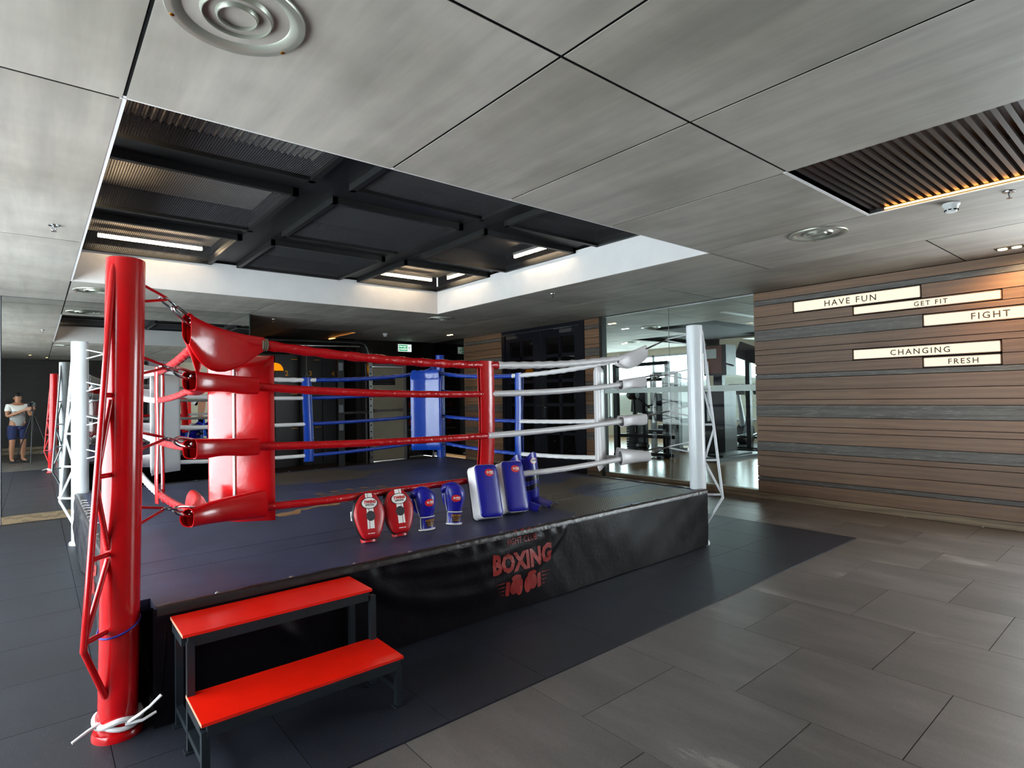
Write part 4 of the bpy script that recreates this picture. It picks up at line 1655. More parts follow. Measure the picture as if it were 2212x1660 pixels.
def make_mitt(loc, rot, label, mirror=1):
    H = 0.285
    r = thing('focus_mitt', label, 'boxing mitt', loc, rot=rot, group='focus mitts')
    tl = [0, 0.01, 0.04, 0.08, 0.14, 0.22, 0.32, 0.42, 0.52, 0.60, 0.68, 0.76, 0.83, 0.89, 0.94, 0.975, 1.0]
    out = [(-mitt_w(t), t * H) for t in tl] + [(mitt_w(t), t * H) for t in reversed(tl)]
    n = len(out)
    cz = H * 0.52

    def shell(levels):
        """levels: list of (scale, y)"""
        q = mb()
        vs, fs = [], []
        for s_, y in levels:
            vs += [(x * s_, y, cz + (z - cz) * (1 - (1 - s_) * 0.75)) for x, z in out]
        for j in range(len(levels) - 1):
            fs += [(j * n + i, j * n + (i + 1) % n, (j + 1) * n + (i + 1) % n, (j + 1) * n + i) for i in range(n)]
        fs += [tuple(range(n)), tuple((len(levels) - 1) * n + i for i in range(n - 1, -1, -1))]
        q.add(vs, fs)
        return q
    FR = [(0.955, -0.020), (0.97, -0.030), (0.93, -0.039), (0.80, -0.046), (0.5, -0.050), (0.15, -0.051)]
    shell(FR).build('strike_face', 'leather_red', r, ang=70)
    shell([(0.93, -0.022), (1.0, -0.018), (1.02, -0.004), (1.0, 0.012), (0.90, 0.018)]).build('rim', 'leather_black', r, ang=50)

    def yf(x, z):
        t = min(1, max(0, z / H))
        s_ = max(abs(x) / max(mitt_w(t), 1e-3), abs(z - cz) / (H * 0.5) * 0.97)
        for (sa, ya), (sb, yb) in zip(reversed(FR), list(reversed(FR))[1:]):
            if s_ <= sb:
                return ya + (yb - ya) * max(0, (s_ - sa)) / max(1e-6, (sb - sa))
        return -0.036

    def place(x, z, off=0.0015, cx=0, c_z=0):
        return (cx + x, yf(cx + x, c_z + z) - off, c_z + z)
    for (xa, xb) in ((-0.0265 * mirror, -0.0135 * mirror), (-0.010 * mirror, 0.018 * mirror)):
        q = mb()
        k = 26
        q.grid(lambda u, v: place(xa + (xb - xa) * u, 0.012 + (H - 0.018) * v, 0.0012), 4, k)
        q.build('stripe', 'logo_white', r, fixn=False)
    pl = lambda x, y, off=0.0015: place(x, y, off + 0.001, -0.004 * mirror, H * 0.765)
    oval_badge(pl, r, 0.049, 0.032, 'logo_white', 1.12, 'logo_black')
    put_text(pl, r, 'TWINS', 0.026, 0.0, 0.006, 'logo_red', off=0.0034, bold=0.0010, shear=0.2, xs=0.95)
    put_text(pl, r, 'SPECIAL', 0.016, 0.0, -0.012, 'logo_black', off=0.0034, bold=0.0004, shear=0.2)
    q = mb()
    q.ell((-0.002 * mirror, yf(0, H * 0.50) - 0.001, H * 0.49), (0.029, 0.007, 0.031), 20, 10)
    q.build('target_dot', 'dot_rubber', r)
    # hand pocket on the back and red cuff showing below
    q = mb()
    q.grid(lambda u, v: ((0.075 + 0.012 * math.sin(PI * v)) * math.cos(PI * u), 0.014 + 0.060 * math.sin(PI * u) * (0.55 + 0.45 * v), 0.06 + 0.20 * v), 16, 10)
    q.build('hand_pocket', 'leather_black', r, ang=70)
    q = mb()
    q.grid(lambda u, v: ((0.066 - 0.018 * v) * math.cos(2 * PI * u) * (1 if True else 1), 0.018 + 0.036 * math.sin(2 * PI * u), 0.07 - 0.085 * v), 24, 6, True)
    q.build('wrist_cuff', 'leather_red', r, ang=70)
    q = mb()
    q.grid(lambda u, v: (-0.098 * (1 + 0.05 * math.sin(PI * u)), 0.004 + 0.026 * u, 0.125 + 0.055 * v), 6, 6)
    q.build('side_flash', 'leather_white', r)
    return r


make_mitt((1.585, 3.300, ZM + 0.014), (R_(-15), R_(2), R_(-4)), 'red focus mitt with white stripes, the one nearer the red post')
make_mitt((1.800, 3.305, ZM + 0.014), (R_(-16), R_(-2), R_(-10)), 'red focus mitt with white stripes, the one beside the blue boxing gloves', -1)


# ---- boxing gloves
def make_glove(loc, rot, label, side=1, badge_x=0.012):
    r = thing('boxing_glove', label, 'boxing glove', loc, rot=rot, group='blue boxing gloves')
    prof = [(0.092, 0.050, 0.040, 0.0), (0.105, 0.051, 0.042, 0.0), (0.135, 0.057, 0.048, 0.003), (0.165, 0.064, 0.054, 0.004), (0.195, 0.069, 0.058, 0.002), (0.222, 0.069, 0.058, -0.002), (0.247, 0.063, 0.054, -0.008), (0.268, 0.050, 0.045, -0.014), (0.283, 0.031, 0.030, -0.018), (0.290, 0.012, 0.012, -0.020), (0.291, 0.001, 0.001, -0.020)]

    def at(z):
        for p, q_ in zip(prof, prof[1:]):
            if z <= q_[0]:
                k = max(0, (z - p[0]) / (q_[0] - p[0]))
                return [p[i] + (q_[i] - p[i]) * k for i in range(1, 4)]
        return list(prof[-1][1:])

    def surf(an, z):
        rx, ry, cx = at(z)
        c_, s_ = math.cos(an), math.sin(an)
        e = 0.85
        return (side * (cx + rx * math.copysign(abs(c_) ** e, c_)), ry * math.copysign(abs(s_) ** e, s_), z)
    q = mb()
    zs = [0.092 + (0.291 - 0.092) * (1 - (1 - k / 22) ** 1.35) for k in range(23)]
    q.grid(lambda u, v: surf(2 * PI * u, zs[round(v * 22)]), 32, 23, True)
    q.f.append(tuple(range(32)))
    q.build('fist', 'leather_blue', r, ang=80)
    # curled finger end and thumb on one side
    q = mb()
    q.tube([(side * -0.025, -0.012, 0.262), (side * -0.050, -0.010, 0.258), (side * -0.072, -0.004, 0.245), (side * -0.082, 0.002, 0.226), (side * -0.080, 0.006, 0.212)], [0.020, 0.027, 0.028, 0.024, 0.010], 16)
    q.build('curled_fingertips', 'leather_blue', r, ang=80)
    q = mb()
    q.tube([(side * -0.040, 0.030, 0.120), (side * -0.060, 0.034, 0.155), (side * -0.068, 0.030, 0.195), (side * -0.064, 0.022, 0.228), (side * -0.056, 0.014, 0.246)], [0.018, 0.025, 0.026, 0.023, 0.011], 16)
    q.build('thumb', 'leather_blue', r, ang=80)
    q = mb()
    q.tube([(side * -0.074, -0.006, 0.216), (side * -0.068, -0.012, 0.19), (side * -0.063, -0.016, 0.15), (side * -0.053, -0.016, 0.11), (side * -0.050, -0.018, 0.095)], 0.0032, 8)
    q.build('piping', 'leather_white', r)
    # cuff: black sleeve with blue strap, white binding and name patch
    q = mb()

    def cuff(u, v, g=0.0):
        an = 2 * PI * u
        k = 0.050 + 0.002 * math.cos(PI * 2 * v) + g
        return (side * k * math.cos(an), (k - 0.010) * math.sin(an), 0.002 + 0.092 * v)
    q.grid(cuff, 32, 6, True)
    q.f += [tuple(range(32))]
    q.build('cuff', 'leather_black', r, ang=70)
    a0, a1 = (-0.40, 0.02) if side > 0 else (-0.52, -0.02)
    q = mb()
    q.grid(lambda u, v: cuff(a0 + (a1 - a0) * u, 0.12 + 0.76 * v, 0.0025), 22, 5)
    q.build('strap', 'leather_blue', r, ang=70)
    q = mb()
    q.tube([cuff(k / 32, 0.015, 0.002) for k in range(32)], 0.0035, 8, closed=True)
    q.build('binding', 'leather_white', r)
    q = mb()
    path = [cuff(a1 - (a1 - a0) * k / 14, 0.93, 0.003) for k in range(15)] + [cuff(a0 - 0.012, 0.75, 0.003), cuff(a0 - 0.018, 0.5, 0.003), cuff(a0 - 0.012, 0.25, 0.003)] + [cuff(a0 + (a1 - a0) * k / 14, 0.08, 0.003) for k in range(15)]
    q.tube(path, 0.0035, 8)
    q.build('strap_binding', 'leather_white', r)

    def pc(x, y, off=0.0):
        u = -0.25 + side * 0.0 + (x + (0.018 if side > 0 else 0.0)) / (2 * PI * 0.047)
        p_ = cuff(u, 0.5 + y / 0.092, 0.0032 + off)
        return p_ if side > 0 else (-p_[0], p_[1], p_[2])
    q = mb()
    q.grid(lambda u, v: pc(-0.031 + 0.062 * u, -0.027 + 0.054 * v, 0.0005), 12, 5)
    q.build('name_patch', 'patch', r)
    put_text(pc, r, 'PATONG', 0.0205, 0.0, 0.014, 'logo_orange', off=0.0016, bold=0.0004, xs=0.82)
    put_text(pc, r, 'BOXING GYM', 0.009, 0.0, -0.003, 'logo_orange', off=0.0016, xs=0.85)
    put_text(pc, r, 'STADIUM', 0.012, 0.0, -0.017, 'logo_orange', off=0.0016, xs=0.85)

    def pf(x, y, off=0.0):
        z = 0.182 + y
        rx, ry, cx = at(z)
        xx = (badge_x + x) * side
        c_ = max(-0.97, min(0.97, (xx - cx) / rx))
        s_ = -(1 - abs(c_) ** (2 / 0.85)) ** (0.85 / 2)
        return ((badge_x + x), ry * s_ - off - 0.0006, z)
    pbs_badge(pf, r)
    return r


make_glove((2.015, 3.335, ZM), (R_(-4), R_(-2), R_(-14)), 'blue boxing glove with strap end showing, beside the red mitts', 1, 0.014)
make_glove((2.240, 3.350, ZM), (R_(-4), R_(3), R_(-34)), 'blue boxing glove with full name patch, beside the kick pads', 1, 0.010)


# ---- kick pads
def make_kick_pad(loc, rot, label):
    r = thing('kick_pad', label, 'kick pad', loc, rot=rot, group='blue kick pads')
    W2, H, T = 0.098, 0.385, 0.105

    def rr(t, cr, w, h, n=8):
        out = []
        for (cx, cz, a0) in ((w - cr, h - cr, 0), (-w + cr, h - cr, 90), (-w + cr, cr, 180), (w - cr, cr, 270)):
            for k in range(n + 1):
                a = R_(a0 + 90 * k / n)
                out.append((cx + cr * math.cos(a), cz + cr * math.sin(a)))
        return out
    base = rr(0, 0.034, W2, H)
    n = len(base)
    cz = H / 2

    def stack(levels):
        q = mb()
        vs, fs = [], []
        for s_, y in levels:
            for x, z in base:
                dx, dz = x * (1 - s_ * 0) , (z - cz)
                vs.append((x - math.copysign(min(abs(x), s_), x), y, z - math.copysign(min(abs(z - cz), s_), z - cz)))
        for j in range(len(levels) - 1):
            fs += [(j * n + i, j * n + (i + 1) % n, (j + 1) * n + (i + 1) % n, (j + 1) * n + i) for i in range(n)]
        fs += [tuple(range(n)), tuple((len(levels) - 1) * n + i for i in range(n - 1, -1, -1))]
        q.add(vs, fs)
        return q
    FR = [(0.004, -T / 2), (0.007, -T / 2 - 0.006), (0.016, -T / 2 - 0.012), (0.034, -T / 2 - 0.0175), (0.06, -T / 2 - 0.020)]
    stack(FR).build('strike_face', 'leather_blue', r, ang=75)
    stack([(0.004, -T / 2 + 0.001), (0.001, -T / 2 + 0.006), (-0.003, -T * 0.1), (0.0, T / 2 - 0.006), (0.003, T / 2)]).build('side_wall', 'leather_white', r, ang=60)
    stack([(0.003, T / 2 + 0.0005), (0.012, T / 2 + 0.004)]).build('back_panel', 'leather_blue', r, ang=60)
    # zigzag binding round the back edge
    per = []
    for i in range(n):
        a, c = base[i], base[(i + 1) % n]
        m = max(1, int(math.hypot(c[0] - a[0], c[1] - a[1]) / 0.005))
        per += [(a[0] + (c[0] - a[0]) * k / m, a[1] + (c[1] - a[1]) * k / m) for k in range(m)]
    q = mb()
    q.tube([(x * 1.012, T / 2 - 0.002 + (0.005 if k % 2 else 0), cz + (z - cz) * 1.006) for k, (x, z) in enumerate(per)], 0.0035, 6, closed=True)
    q.build('zigzag_lacing', 'leather_black', r)
    for z in (0.06, 0.21, 0.32):
        q = mb()
        q.grid(lambda u, v: (-W2 * 0.98 + 2 * W2 * 0.98 * u, T / 2 + 0.004 + 0.035 * math.sin(PI * u), z - 0.028 + 0.05 * v), 14, 4)
        q.build('arm_strap', 'leather_blue', r)
    q = mb()
    q.tube([(-0.05, T / 2, 0.03), (-0.05, T / 2 + 0.045, 0.035), (0.0, T / 2 + 0.055, 0.035), (0.05, T / 2 + 0.045, 0.035), (0.05, T / 2, 0.03)], 0.014, 10)
    q.build('grip', 'leather_blue', r)

    def pf(x, y, off=0.0):
        xx, zz = 0.012 + x, 0.318 + y
        e = min(W2 - abs(xx), cz - abs(zz - cz))
        yy = FR[-1][1]
        for (sa, ya), (sb, yb) in zip(FR, FR[1:]):
            if e <= sb:
                yy = ya + (yb - ya) * max(0, (e - sa)) / (sb - sa)
                break
        return (xx, yy - off - 0.0006, zz)
    pbs_badge(pf, r, 1.12)
    return r


make_kick_pad((2.480, 3.260, ZM + 0.012), (R_(-19), R_(3), R_(-6)), 'blue and white kick pad standing beside the blue gloves')
make_kick_pad((2.745, 3.285, ZM + 0.012), (R_(-19), R_(3), R_(-8)), 'blue and white kick pad standing in front of the shin guards')


# ---- shin guards
def make_shin(loc, rot, label):
    r = thing('shin_guard', label, 'shin guard', loc, rot=rot, group='blue shin guards')
    H = 0.43

    def fn(u, v, g=0.0):
        a = (u - 0.5) * PI * 1.15
        rx = 0.066 + 0.026 * v + g
        ry = 0.058 + 0.020 * v + g
        z = 0.035 + (H - 0.035) * v
        if v > 0.9:
            z -= (v - 0.9) / 0.1 * 0.055 * abs(math.sin(a)) ** 1.5
        bend = -0.012 * math.sin(PI * v)
        return (rx * math.sin(a), bend + 0.03 - ry * math.cos(a), z)
    q = mb()
    q.grid(fn, 28, 24)
    m0 = len(q.v)
    q.grid(lambda u, v: fn(u, v, -0.014), 28, 24)
    ring = [j * 28 for j in range(24)] + [23 * 28 + i for i in range(1, 28)] + [j * 28 + 27 for j in range(22, -1, -1)] + [i for i in range(26, 0, -1)]
    q.f += [(ring[i], ring[(i + 1) % len(ring)], ring[(i + 1) % len(ring)] + m0, ring[i] + m0) for i in range(len(ring))]
    q.build('shin_shell', 'shin', r, ang=70)
    # instep flap
    q = mb()

    def ft(u, v, g=0.0):
        e = (u - 0.5) * 2
        w = 0.058 + 0.012 * math.sin(PI * v)
        x = e * w
        y = -0.030 - 0.155 * v
        z = 0.052 * (1 - v) ** 1.3 + 0.012 - 0.010 * e * e + 0.012 * (1 - abs(e)) - g
        return (x, y, max(z, 0.002 - g))
    q.grid(ft, 14, 12)
    q.grid(lambda u, v: ft(u, v, 0.010), 14, 12)
    q.build('instep_flap', 'leather_blue', r, ang=70)
    q = mb()
    q.tube([ft(u / 13, 1.0) for u in range(14)], 0.005, 8)
    q.build('flap_binding', 'leather_black', r)
    for z in (0.14, 0.30):
        q = mb()
        q.grid(lambda u, v: ((0.070 + 0.02 * z) * math.cos(PI * u), 0.03 + 0.045 * math.sin(PI * u), z + 0.045 * v), 14, 4)
        q.build('calf_strap', 'leather_black', r)

    def pf(x, y, off=0.0):
        z = 0.360 + y
        v = (z - 0.035) / (H - 0.035)
        rx = 0.066 + 0.026 * v
        a = math.asin(max(-0.98, min(0.98, (x - 0.012) / rx)))
        p_ = fn(a / (PI * 1.15) + 0.5, v, off + 0.0008)
        return (p_[0], p_[1], z)
    oval_badge(pf, r, 0.031, 0.022, 'logo_white', 1.13, 'logo_red')
    put_text(pf, r, 'TWINS', 0.018, 0.0, 0.003, 'logo_black', bold=0.0006, shear=0.25)
    q = mb()
    q.add([pf(-0.018, -0.010, 0.0024), pf(0.016, -0.010, 0.0024), pf(0.016, -0.0085, 0.0024), pf(-0.018, -0.0085, 0.0024)], [(0, 1, 2, 3)])
    q.build('badge_line', 'logo_black', r, fixn=False)
    return r


make_shin((2.900, 3.380, ZM), (R_(-9), R_(-4), R_(14)), 'blue printed shin guard partly hidden behind the kick pads')
make_shin((3.085, 3.440, ZM), (R_(-6), R_(-2), R_(12)), 'blue printed shin guard standing farthest from the red post')

# ================================================================== CEILING FITTINGS
def make_vent(c, R0, label):
    r = thing('air_diffuser', label, 'vent', (c[0], c[1], ZC), group='round ceiling air diffusers')
    k = R0 / 0.225
    L = (0, 0, 0)
    b = mb()
    b.lathe([(R0, 0.0), (R0, -0.008), (R0 * 0.985, -0.012), (R0 * 0.90, -0.013), (R0 * 0.87, -0.012), (R0 * 0.78, -0.002), (R0 * 0.70, 0.015 * k), (R0 * 0.685, 0.035 * k)], 56)
    b.build('outer_ring', 'vent', r)
    for nm, a, zt in (('middle_cone', 0.50, 0.0), ('inner_cone', 0.29, 0.0)):
        b = mb()
        b.lathe([(R0 * (a + 0.10), 0.035 * k), (R0 * (a + 0.045), 0.012 * k), (R0 * (a + 0.0), -0.012 + zt), (R0 * (a - 0.012), -0.013 + zt), (R0 * (a - 0.012), -0.008 + zt), (R0 * (a + 0.02), 0.014 * k), (R0 * (a + 0.06), 0.037 * k)], 48)
        b.build(nm, 'vent', r)
    b = mb()
    b.lathe([(0.001, 0.0465 * k), (R0 * 0.24, 0.0465 * k), (R0 * 0.69, 0.045 * k), (R0 * 0.70, 0.040 * k)], 40)
    b.build('duct_throat', 'vent_dark', r)
    for a in (0.5, 2.6, 4.7):
        b = mb()
        b.ell((R0 * 0.945 * math.cos(a), R0 * 0.945 * math.sin(a), -0.013), (0.008, 0.008, 0.004), 10, 6)
        b.build('screw', 'brass', r)
    return r


make_vent((0.520, 2.02), 0.215, 'large round aluminium air diffuser on the nearest ceiling board')
make_vent((4.94, 1.97), 0.215, 'round air diffuser between the slatted recess and the white upstand')
make_vent((5.10, 7.92), 0.215, 'round air diffuser beyond the far corner of the ceiling opening')
make_vent((0.535, 8.02), 0.215, 'round air diffuser behind the top of the red post near the mirror')

smoke = thing('smoke_detector', 'white smoke detector beside the bronze slatted recess', 'detector', (4.915, 1.075, ZC), group='white smoke detectors')
b = mb()
b.lathe([(0.052, 0.0), (0.052, -0.010), (0.048, -0.016), (0.045, -0.018), (0.036, -0.046), (0.034, -0.056), (0.030, -0.061), (0.001, -0.062)], 32)
b.build('body', 'white_plastic', smoke)
for k in range(8):
    a = 2 * PI * k / 8
    b = mb()
    b.box((0.0385 * math.cos(a), 0.0385 * math.sin(a), -0.048), (0.004, 0.018, 0.008), rz=a)
    b.build('slot', 'black_gap', smoke, smooth=False)
dup(smoke, (5.364, 10.36, ZC), label='white smoke detector in the dark ceiling before the exit sign')

sp = thing('sprinkler', 'chrome sprinkler head in the pale board left of the ceiling opening', 'sprinkler', (0.105, 5.235, ZC), group='ceiling sprinklers')
b = mb()
b.lathe([(0.034, 0.0), (0.033, -0.006), (0.022, -0.009), (0.012, -0.006)], 24)
b.build('escutcheon', 'chrome', sp)
b = mb()
b.cyl((0, 0, -0.004), (0, 0, -0.018), 0.008, 10)
b.tube([(0.008, 0, -0.016), (0.013, 0, -0.028), (0.004, 0, -0.042)], 0.003, 6)
b.tube([(-0.008, 0, -0.016), (-0.013, 0, -0.028), (-0.004, 0, -0.042)], 0.003, 6)
b.cyl((0, 0, -0.018), (0, 0, -0.042), 0.003, 8)
b.build('yoke', 'chrome', sp)
b = mb()
b.lathe([(0.001, -0.042), (0.016, -0.043), (0.017, -0.045), (0.001, -0.046)], 16)
b.build('deflector', 'chrome', sp)
for c, t_ in (((4.932, 0.768), 'chrome sprinkler head just beyond the smoke detector by the recess'), ((5.053, 5.224), 'chrome sprinkler head right of the white upstand, over the white ropes'), ((2.908, 9.39), 'chrome sprinkler head in the dark ceiling just past the mirror')):
    dup(sp, (c[0], c[1], ZC), label=t_)

# twin downlights along the timber wall and in the corridor behind
def downlight(c, label, lampmat='lamp', rz=0.0, sep=0.05):
    r = thing('twin_downlight', label, 'light', (c[0], c[1], ZC), rz, group='recessed twin downlights')
    b = mb()
    b.bx(-0.062, 0.062, -0.105, 0.105, -0.003, 0.003)
    b.build('trim_plate', 'black_metal', r, smooth=False)
    for s_ in (-1, 1):
        b = mb()
        b.lathe([(0.001, -0.010), (0.034, -0.010), (0.036, -0.004)], 20, c=(0, s_ * sep, 0))
        b.build('lamp', lampmat, r)
    return r


downlight((6.93, 1.09), 'lit twin downlight close to the timber wall above the word signs')
spot('lamp_wall_1', (6.93, 1.09, 2.665), 75, (1.0, 0.64, 0.30), 160, 1.0, (7.15, 1.09, 0))
spot('lamp_wall_3', (6.95, 7.9, 2.66), 26, (1.0, 0.66, 0.34), 75, 0.9, (7.2, 8.6, 0))
spot('lamp_wall_4', (6.6, 9.9, 2.66), 30, (1.0, 0.62, 0.28), 70, 0.9, (6.9, 9.9, 0))
downlight((6.6, 9.9), 'lit twin downlight in the far ceiling before the exit sign')
for k, (x, y) in enumerate(((-0.1, -1.4), (0.25, -2.3))):
    r = thing('round_downlight', 'small warm round downlight in the corridor behind, %s' % ('nearer the camera' if k == 0 else 'nearer the rear wall'), 'light', (x, y, ZC), group='round corridor downlights')
    b = mb()
    b.lathe([(0.048, -0.001), (0.045, -0.006), (0.036, -0.006), (0.034, -0.003)], 20)
    b.build('rim', 'black_metal', r)
    b = mb()
    b.lathe([(0.001, -0.004), (0.034, -0.004)], 20)
    b.build('lamp', 'lamp', r)

# exit sign
r = thing('exit_sign', 'green and white lit fire exit sign hung from the far ceiling', 'sign', (6.47, 11.55, 2.53))
b = mb()
b.bx(-0.17, 0.17, 0.0, 0.05, -0.085, 0.085)
b.build('housing', 'white_plastic', r, smooth=False)
b = mb()
b.bx(-0.165, 0.165, -0.004, 0.0, -0.08, 0.08)
b.build('panel', 'exit_white', r, smooth=False)
b = mb()
b.bx(-0.155, 0.155, -0.006, -0.004, -0.07, 0.07)
b.build('green_field', 'exit_green', r, smooth=False)
b = mb()
b.bx(0.062, 0.148, -0.0075, -0.006, -0.062, 0.062)
b.build('pictogram_field', 'exit_white', r, smooth=False)
for t_, z_, s_ in (('FIRE EXIT', 0.028, 0.048), ('ทางหนีไฟ', -0.028, 0.056)):
    vs, fs = text_mesh(t_, s_, 0.001, xs=0.92)
    b = mb()
    b.add([(-0.05 + v[0], -0.0075, z_ + v[1]) for v in vs], fs)
    b.build('lettering', 'exit_white', r, smooth=False)
b = mb()
for p, q_, w in (((0.105, 0.045), (0.105, 0.046), 0.018), ((0.105, 0.03), (0.098, 0.0), 0.016), ((0.098, 0.0), (0.116, -0.022), 0.010), ((0.116, -0.022), (0.112, -0.05), 0.009), ((0.098, 0.0), (0.088, -0.025), 0.010), ((0.088, -0.025), (0.070, -0.03), 0.008), ((0.104, 0.024), (0.124, 0.012), 0.008), ((0.104, 0.024), (0.084, 0.014), 0.008)):
    b.cyl((p[0], -0.0085, p[1]), (q_[0], -0.0085, q_[1]), w / 2, 8)
b.build('running_figure', 'logo_black', r)
b = mb()
for x in (-0.1, 0.1):
    b.cyl((x, 0.025, 0.085), (x, 0.025, ZC - 2.53), 0.006, 8)
b.build('hanger', 'black_metal', r)

# ================================================================== FAR END: lockers, rack, cabinet
for k in range(4):
    x0 = 3.30 + 0.50 * k
    r = thing('locker', 'dark navy locker with brass fittings, %s' % ['behind the red corner cushion', 'second beyond the red cushion', 'third, behind the hanging yellow grip', 'nearest the far cream door'][k], 'locker', (x0, 12.2, 0.0), group='dark lockers at the far end')
    b = mb()
    b.bx(0, 0.495, 0.02, 0.40, 0.0, 2.35)
    b.build('body', 'locker', r, smooth=False)
    for j, (za, zb) in enumerate(((0.06, 0.88), (0.90, 1.60), (1.62, 2.33))):
        b = mb()
        b.bx(0.008, 0.487, 0.0, 0.02, za, zb)
        d = b.build('door', 'locker', r, smooth=False)
        b = mb()
        b.bar((0.32, -0.012, zb - 0.08), (0.46, -0.012, zb - 0.08), 0.012)
        b.build('handle', 'brass', d, smooth=False)
    vs, fs = text_mesh(str(k + 1), 0.15, 0.002)
    b = mb()
    b.add([(0.24 + v[0], -0.002, 1.95 + v[1]) for v in vs], fs)
    b.build('lettering', 'brass', r, smooth=False)

rk = thing('cable_rack', 'black arched cable rack with chrome perforated uprights before the lockers', 'exercise rack', (4.0, 9.9, 0.0))
b = mb()
b.tube([(-1.35, 0.15, 2.42), (0.2, 0.15, 2.44), (0.66, 0.15, 2.44), (0.76, 0.14, 2.42), (0.81, 0.12, 2.36), (0.83, 0.10, 2.26), (0.83, 0.10, 0.05)], 0.045, 14)
b.build('arched_frame', 'black_metal', rk)
b = mb()
b.bx(0.775, 0.85, -0.01, 0.05, 0.04, 2.24)
b.build('chrome_upright', 'chrome', rk, smooth=False)
for z in [0.3 + 0.12 * k for k in range(16)]:
    b = mb()
    b.cyl((0.81, -0.013, z), (0.81, -0.009, z), 0.014, 10)
    b.build('pin_hole', 'black_gap', rk)
for z in (1.78, 1.52):
    b = mb()
    b.bx(0.76, 0.87, -0.04, 0.08, z - 0.02, z + 0.02)
    b.cyl((0.81, -0.02, z), (0.95, -0.02, z), 0.016, 10)
    b.build('carriage', 'pad_black', rk)
b = mb()
b.cyl((-1.0, 0.05, 2.33), (0.62, 0.05, 2.36), 0.022, 12)
b.build('chrome_pull_bar', 'chrome', rk)
b = mb()
b.tube(arc((0.40, 0.0, 2.20), 0.10, 0, 360, 12, 'XZ')[:-1], 0.012, 8, closed=True)
b.build('pull_handle', 'black_metal', rk)
b = mb()
b.tube([(-0.38, 0.0, 2.34), (-0.38, 0, 1.86), (-0.44, 0, 1.62)], 0.008, 6)
b.tube([(-0.38, 0, 1.86), (-0.30, 0, 1.62)], 0.008, 6)
b.build('cable', 'twine', rk)
b = mb()
b.bx(-0.55, -0.27, -0.03, 0.03, 1.56, 1.63)
b.build('yellow_grip', 'yellow', rk)
b = mb()
b.bx(-0.20, 0.86, -0.25, 0.35, 0.0, 0.07)
b.bx(0.55, 0.95, -0.55, 0.45, 0.0, 0.05)
b.build('base', 'black_metal', rk, smooth=False)
b = mb()
b.bx(0.20, 0.32, 0.05, 0.15, 0.1, 2.1)
b.bx(0.22, 0.80, 0.08, 0.12, 1.12, 1.16)
b.build('weight_guide', 'black_metal', rk, smooth=False)
for z in (1.98, 1.22, 0.9):
    b = mb()
    b.bx(0.21, 0.29, 0.03, 0.05, z - 0.07, z + 0.07)
    b.build('number_plate', 'grey_plastic', rk, smooth=False)

r = thing('wall_lamp', 'half round amber glowing lamp on the lockers behind the red cushion', 'lamp', (3.80, 12.18, 2.0))
b = mb()
b.lathe([(0.001, 0.17), (0.06, 0.158), (0.11, 0.13), (0.15, 0.07), (0.165, 0.0)], 28)
b.build('shade', 'amber', r)
b = mb()
b.cyl((0, 0, -0.02), (0, 0, 0.0), 0.17, 24)
b.build('shade_ring', 'brass', r)

cb = thing('display_cabinet', 'dark open cabinet with shelves of boxing gloves beside the far door', 'cabinet', (6.60, 11.68, 0.0))
b = mb()
b.bx(0, 0.67, 0.38, 0.42, 0, 2.3)
b.bx(0, 0.02, 0, 0.40, 0, 2.3)
b.bx(0.65, 0.67, 0, 0.40, 0, 2.3)
b.bx(0, 0.67, 0, 0.42, 2.28, 2.32)
b.build('carcass', 'wood_dark', cb, smooth=False)
for z in (0.25, 0.66, 1.05, 1.50, 1.92):
    b = mb()
    b.bx(0.02, 0.65, 0.0, 0.38, z - 0.025, z)
    b.build('shelf', 'wood_oak', cb, smooth=False)
first = None
for k, (x, z) in enumerate(((6.72, 1.05), (6.92, 1.05), (7.12, 1.05), (6.76, 0.66), (7.0, 0.66))):
    if first is None:
        first = thing('boxing_glove', 'x', 'boxing glove', (x, 11.84, z), group='gloves in the dark cabinet')
        b = mb()
        b.ell((0, 0, 0.17), (0.07, 0.06, 0.09), 16, 10)
        b.ell((-0.06, -0.02, 0.15), (0.03, 0.03, 0.06), 10, 8)
        b.build('fist', 'leather_red', first)
        b = mb()
        b.lathe([(0.05, 0.0), (0.052, 0.05), (0.05, 0.10)], 16, caps=True)
        b.build('cuff', 'leather_black', first)
        g = first
    else:
        g = dup(first, (x, 11.84, z))
    g['label'] = ['red boxing glove at the left end of the middle cabinet shelf', 'red boxing glove in the centre of the middle cabinet shelf', 'red boxing glove at the right end of the middle cabinet shelf', 'red boxing glove on the left of the lower cabinet shelf', 'red boxing glove on the right of the lower cabinet shelf'][k]

# rear picture of a ring, reflected in the mirror
r = thing('wall_print', 'large pale print of a boxing ring on the cream rear wall, seen in the mirror', 'picture', (4.15, -3.19, 1.0))
b = mb()
b.bx(-0.75, 1.3, 0, 0.01, -0.75, 1.0)
b.build('sheet', 'cream', r, smooth=False)
for nm, m_, a in (('printed_post', 'logo_red', (-0.32, -0.22, -0.40, 0.42)), ('printed_rope', 'logo_red', (-0.75, -0.32, -0.10, -0.06)), ('printed_rope', 'white_plastic', (-0.22, 1.3, -0.06, -0.02)), ('printed_rope', 'logo_red', (-0.75, -0.32, 0.30, 0.33)), ('printed_rope', 'white_plastic', (-0.22, 1.3, 0.34, 0.37)), ('printed_floor', 'blue_vinyl', (-0.75, 1.3, -0.75, -0.40))):
    b = mb()
    b.bx(a[0], a[1], 0.01, 0.013, a[2], a[3])
    b.build(nm, m_, r, smooth=False)
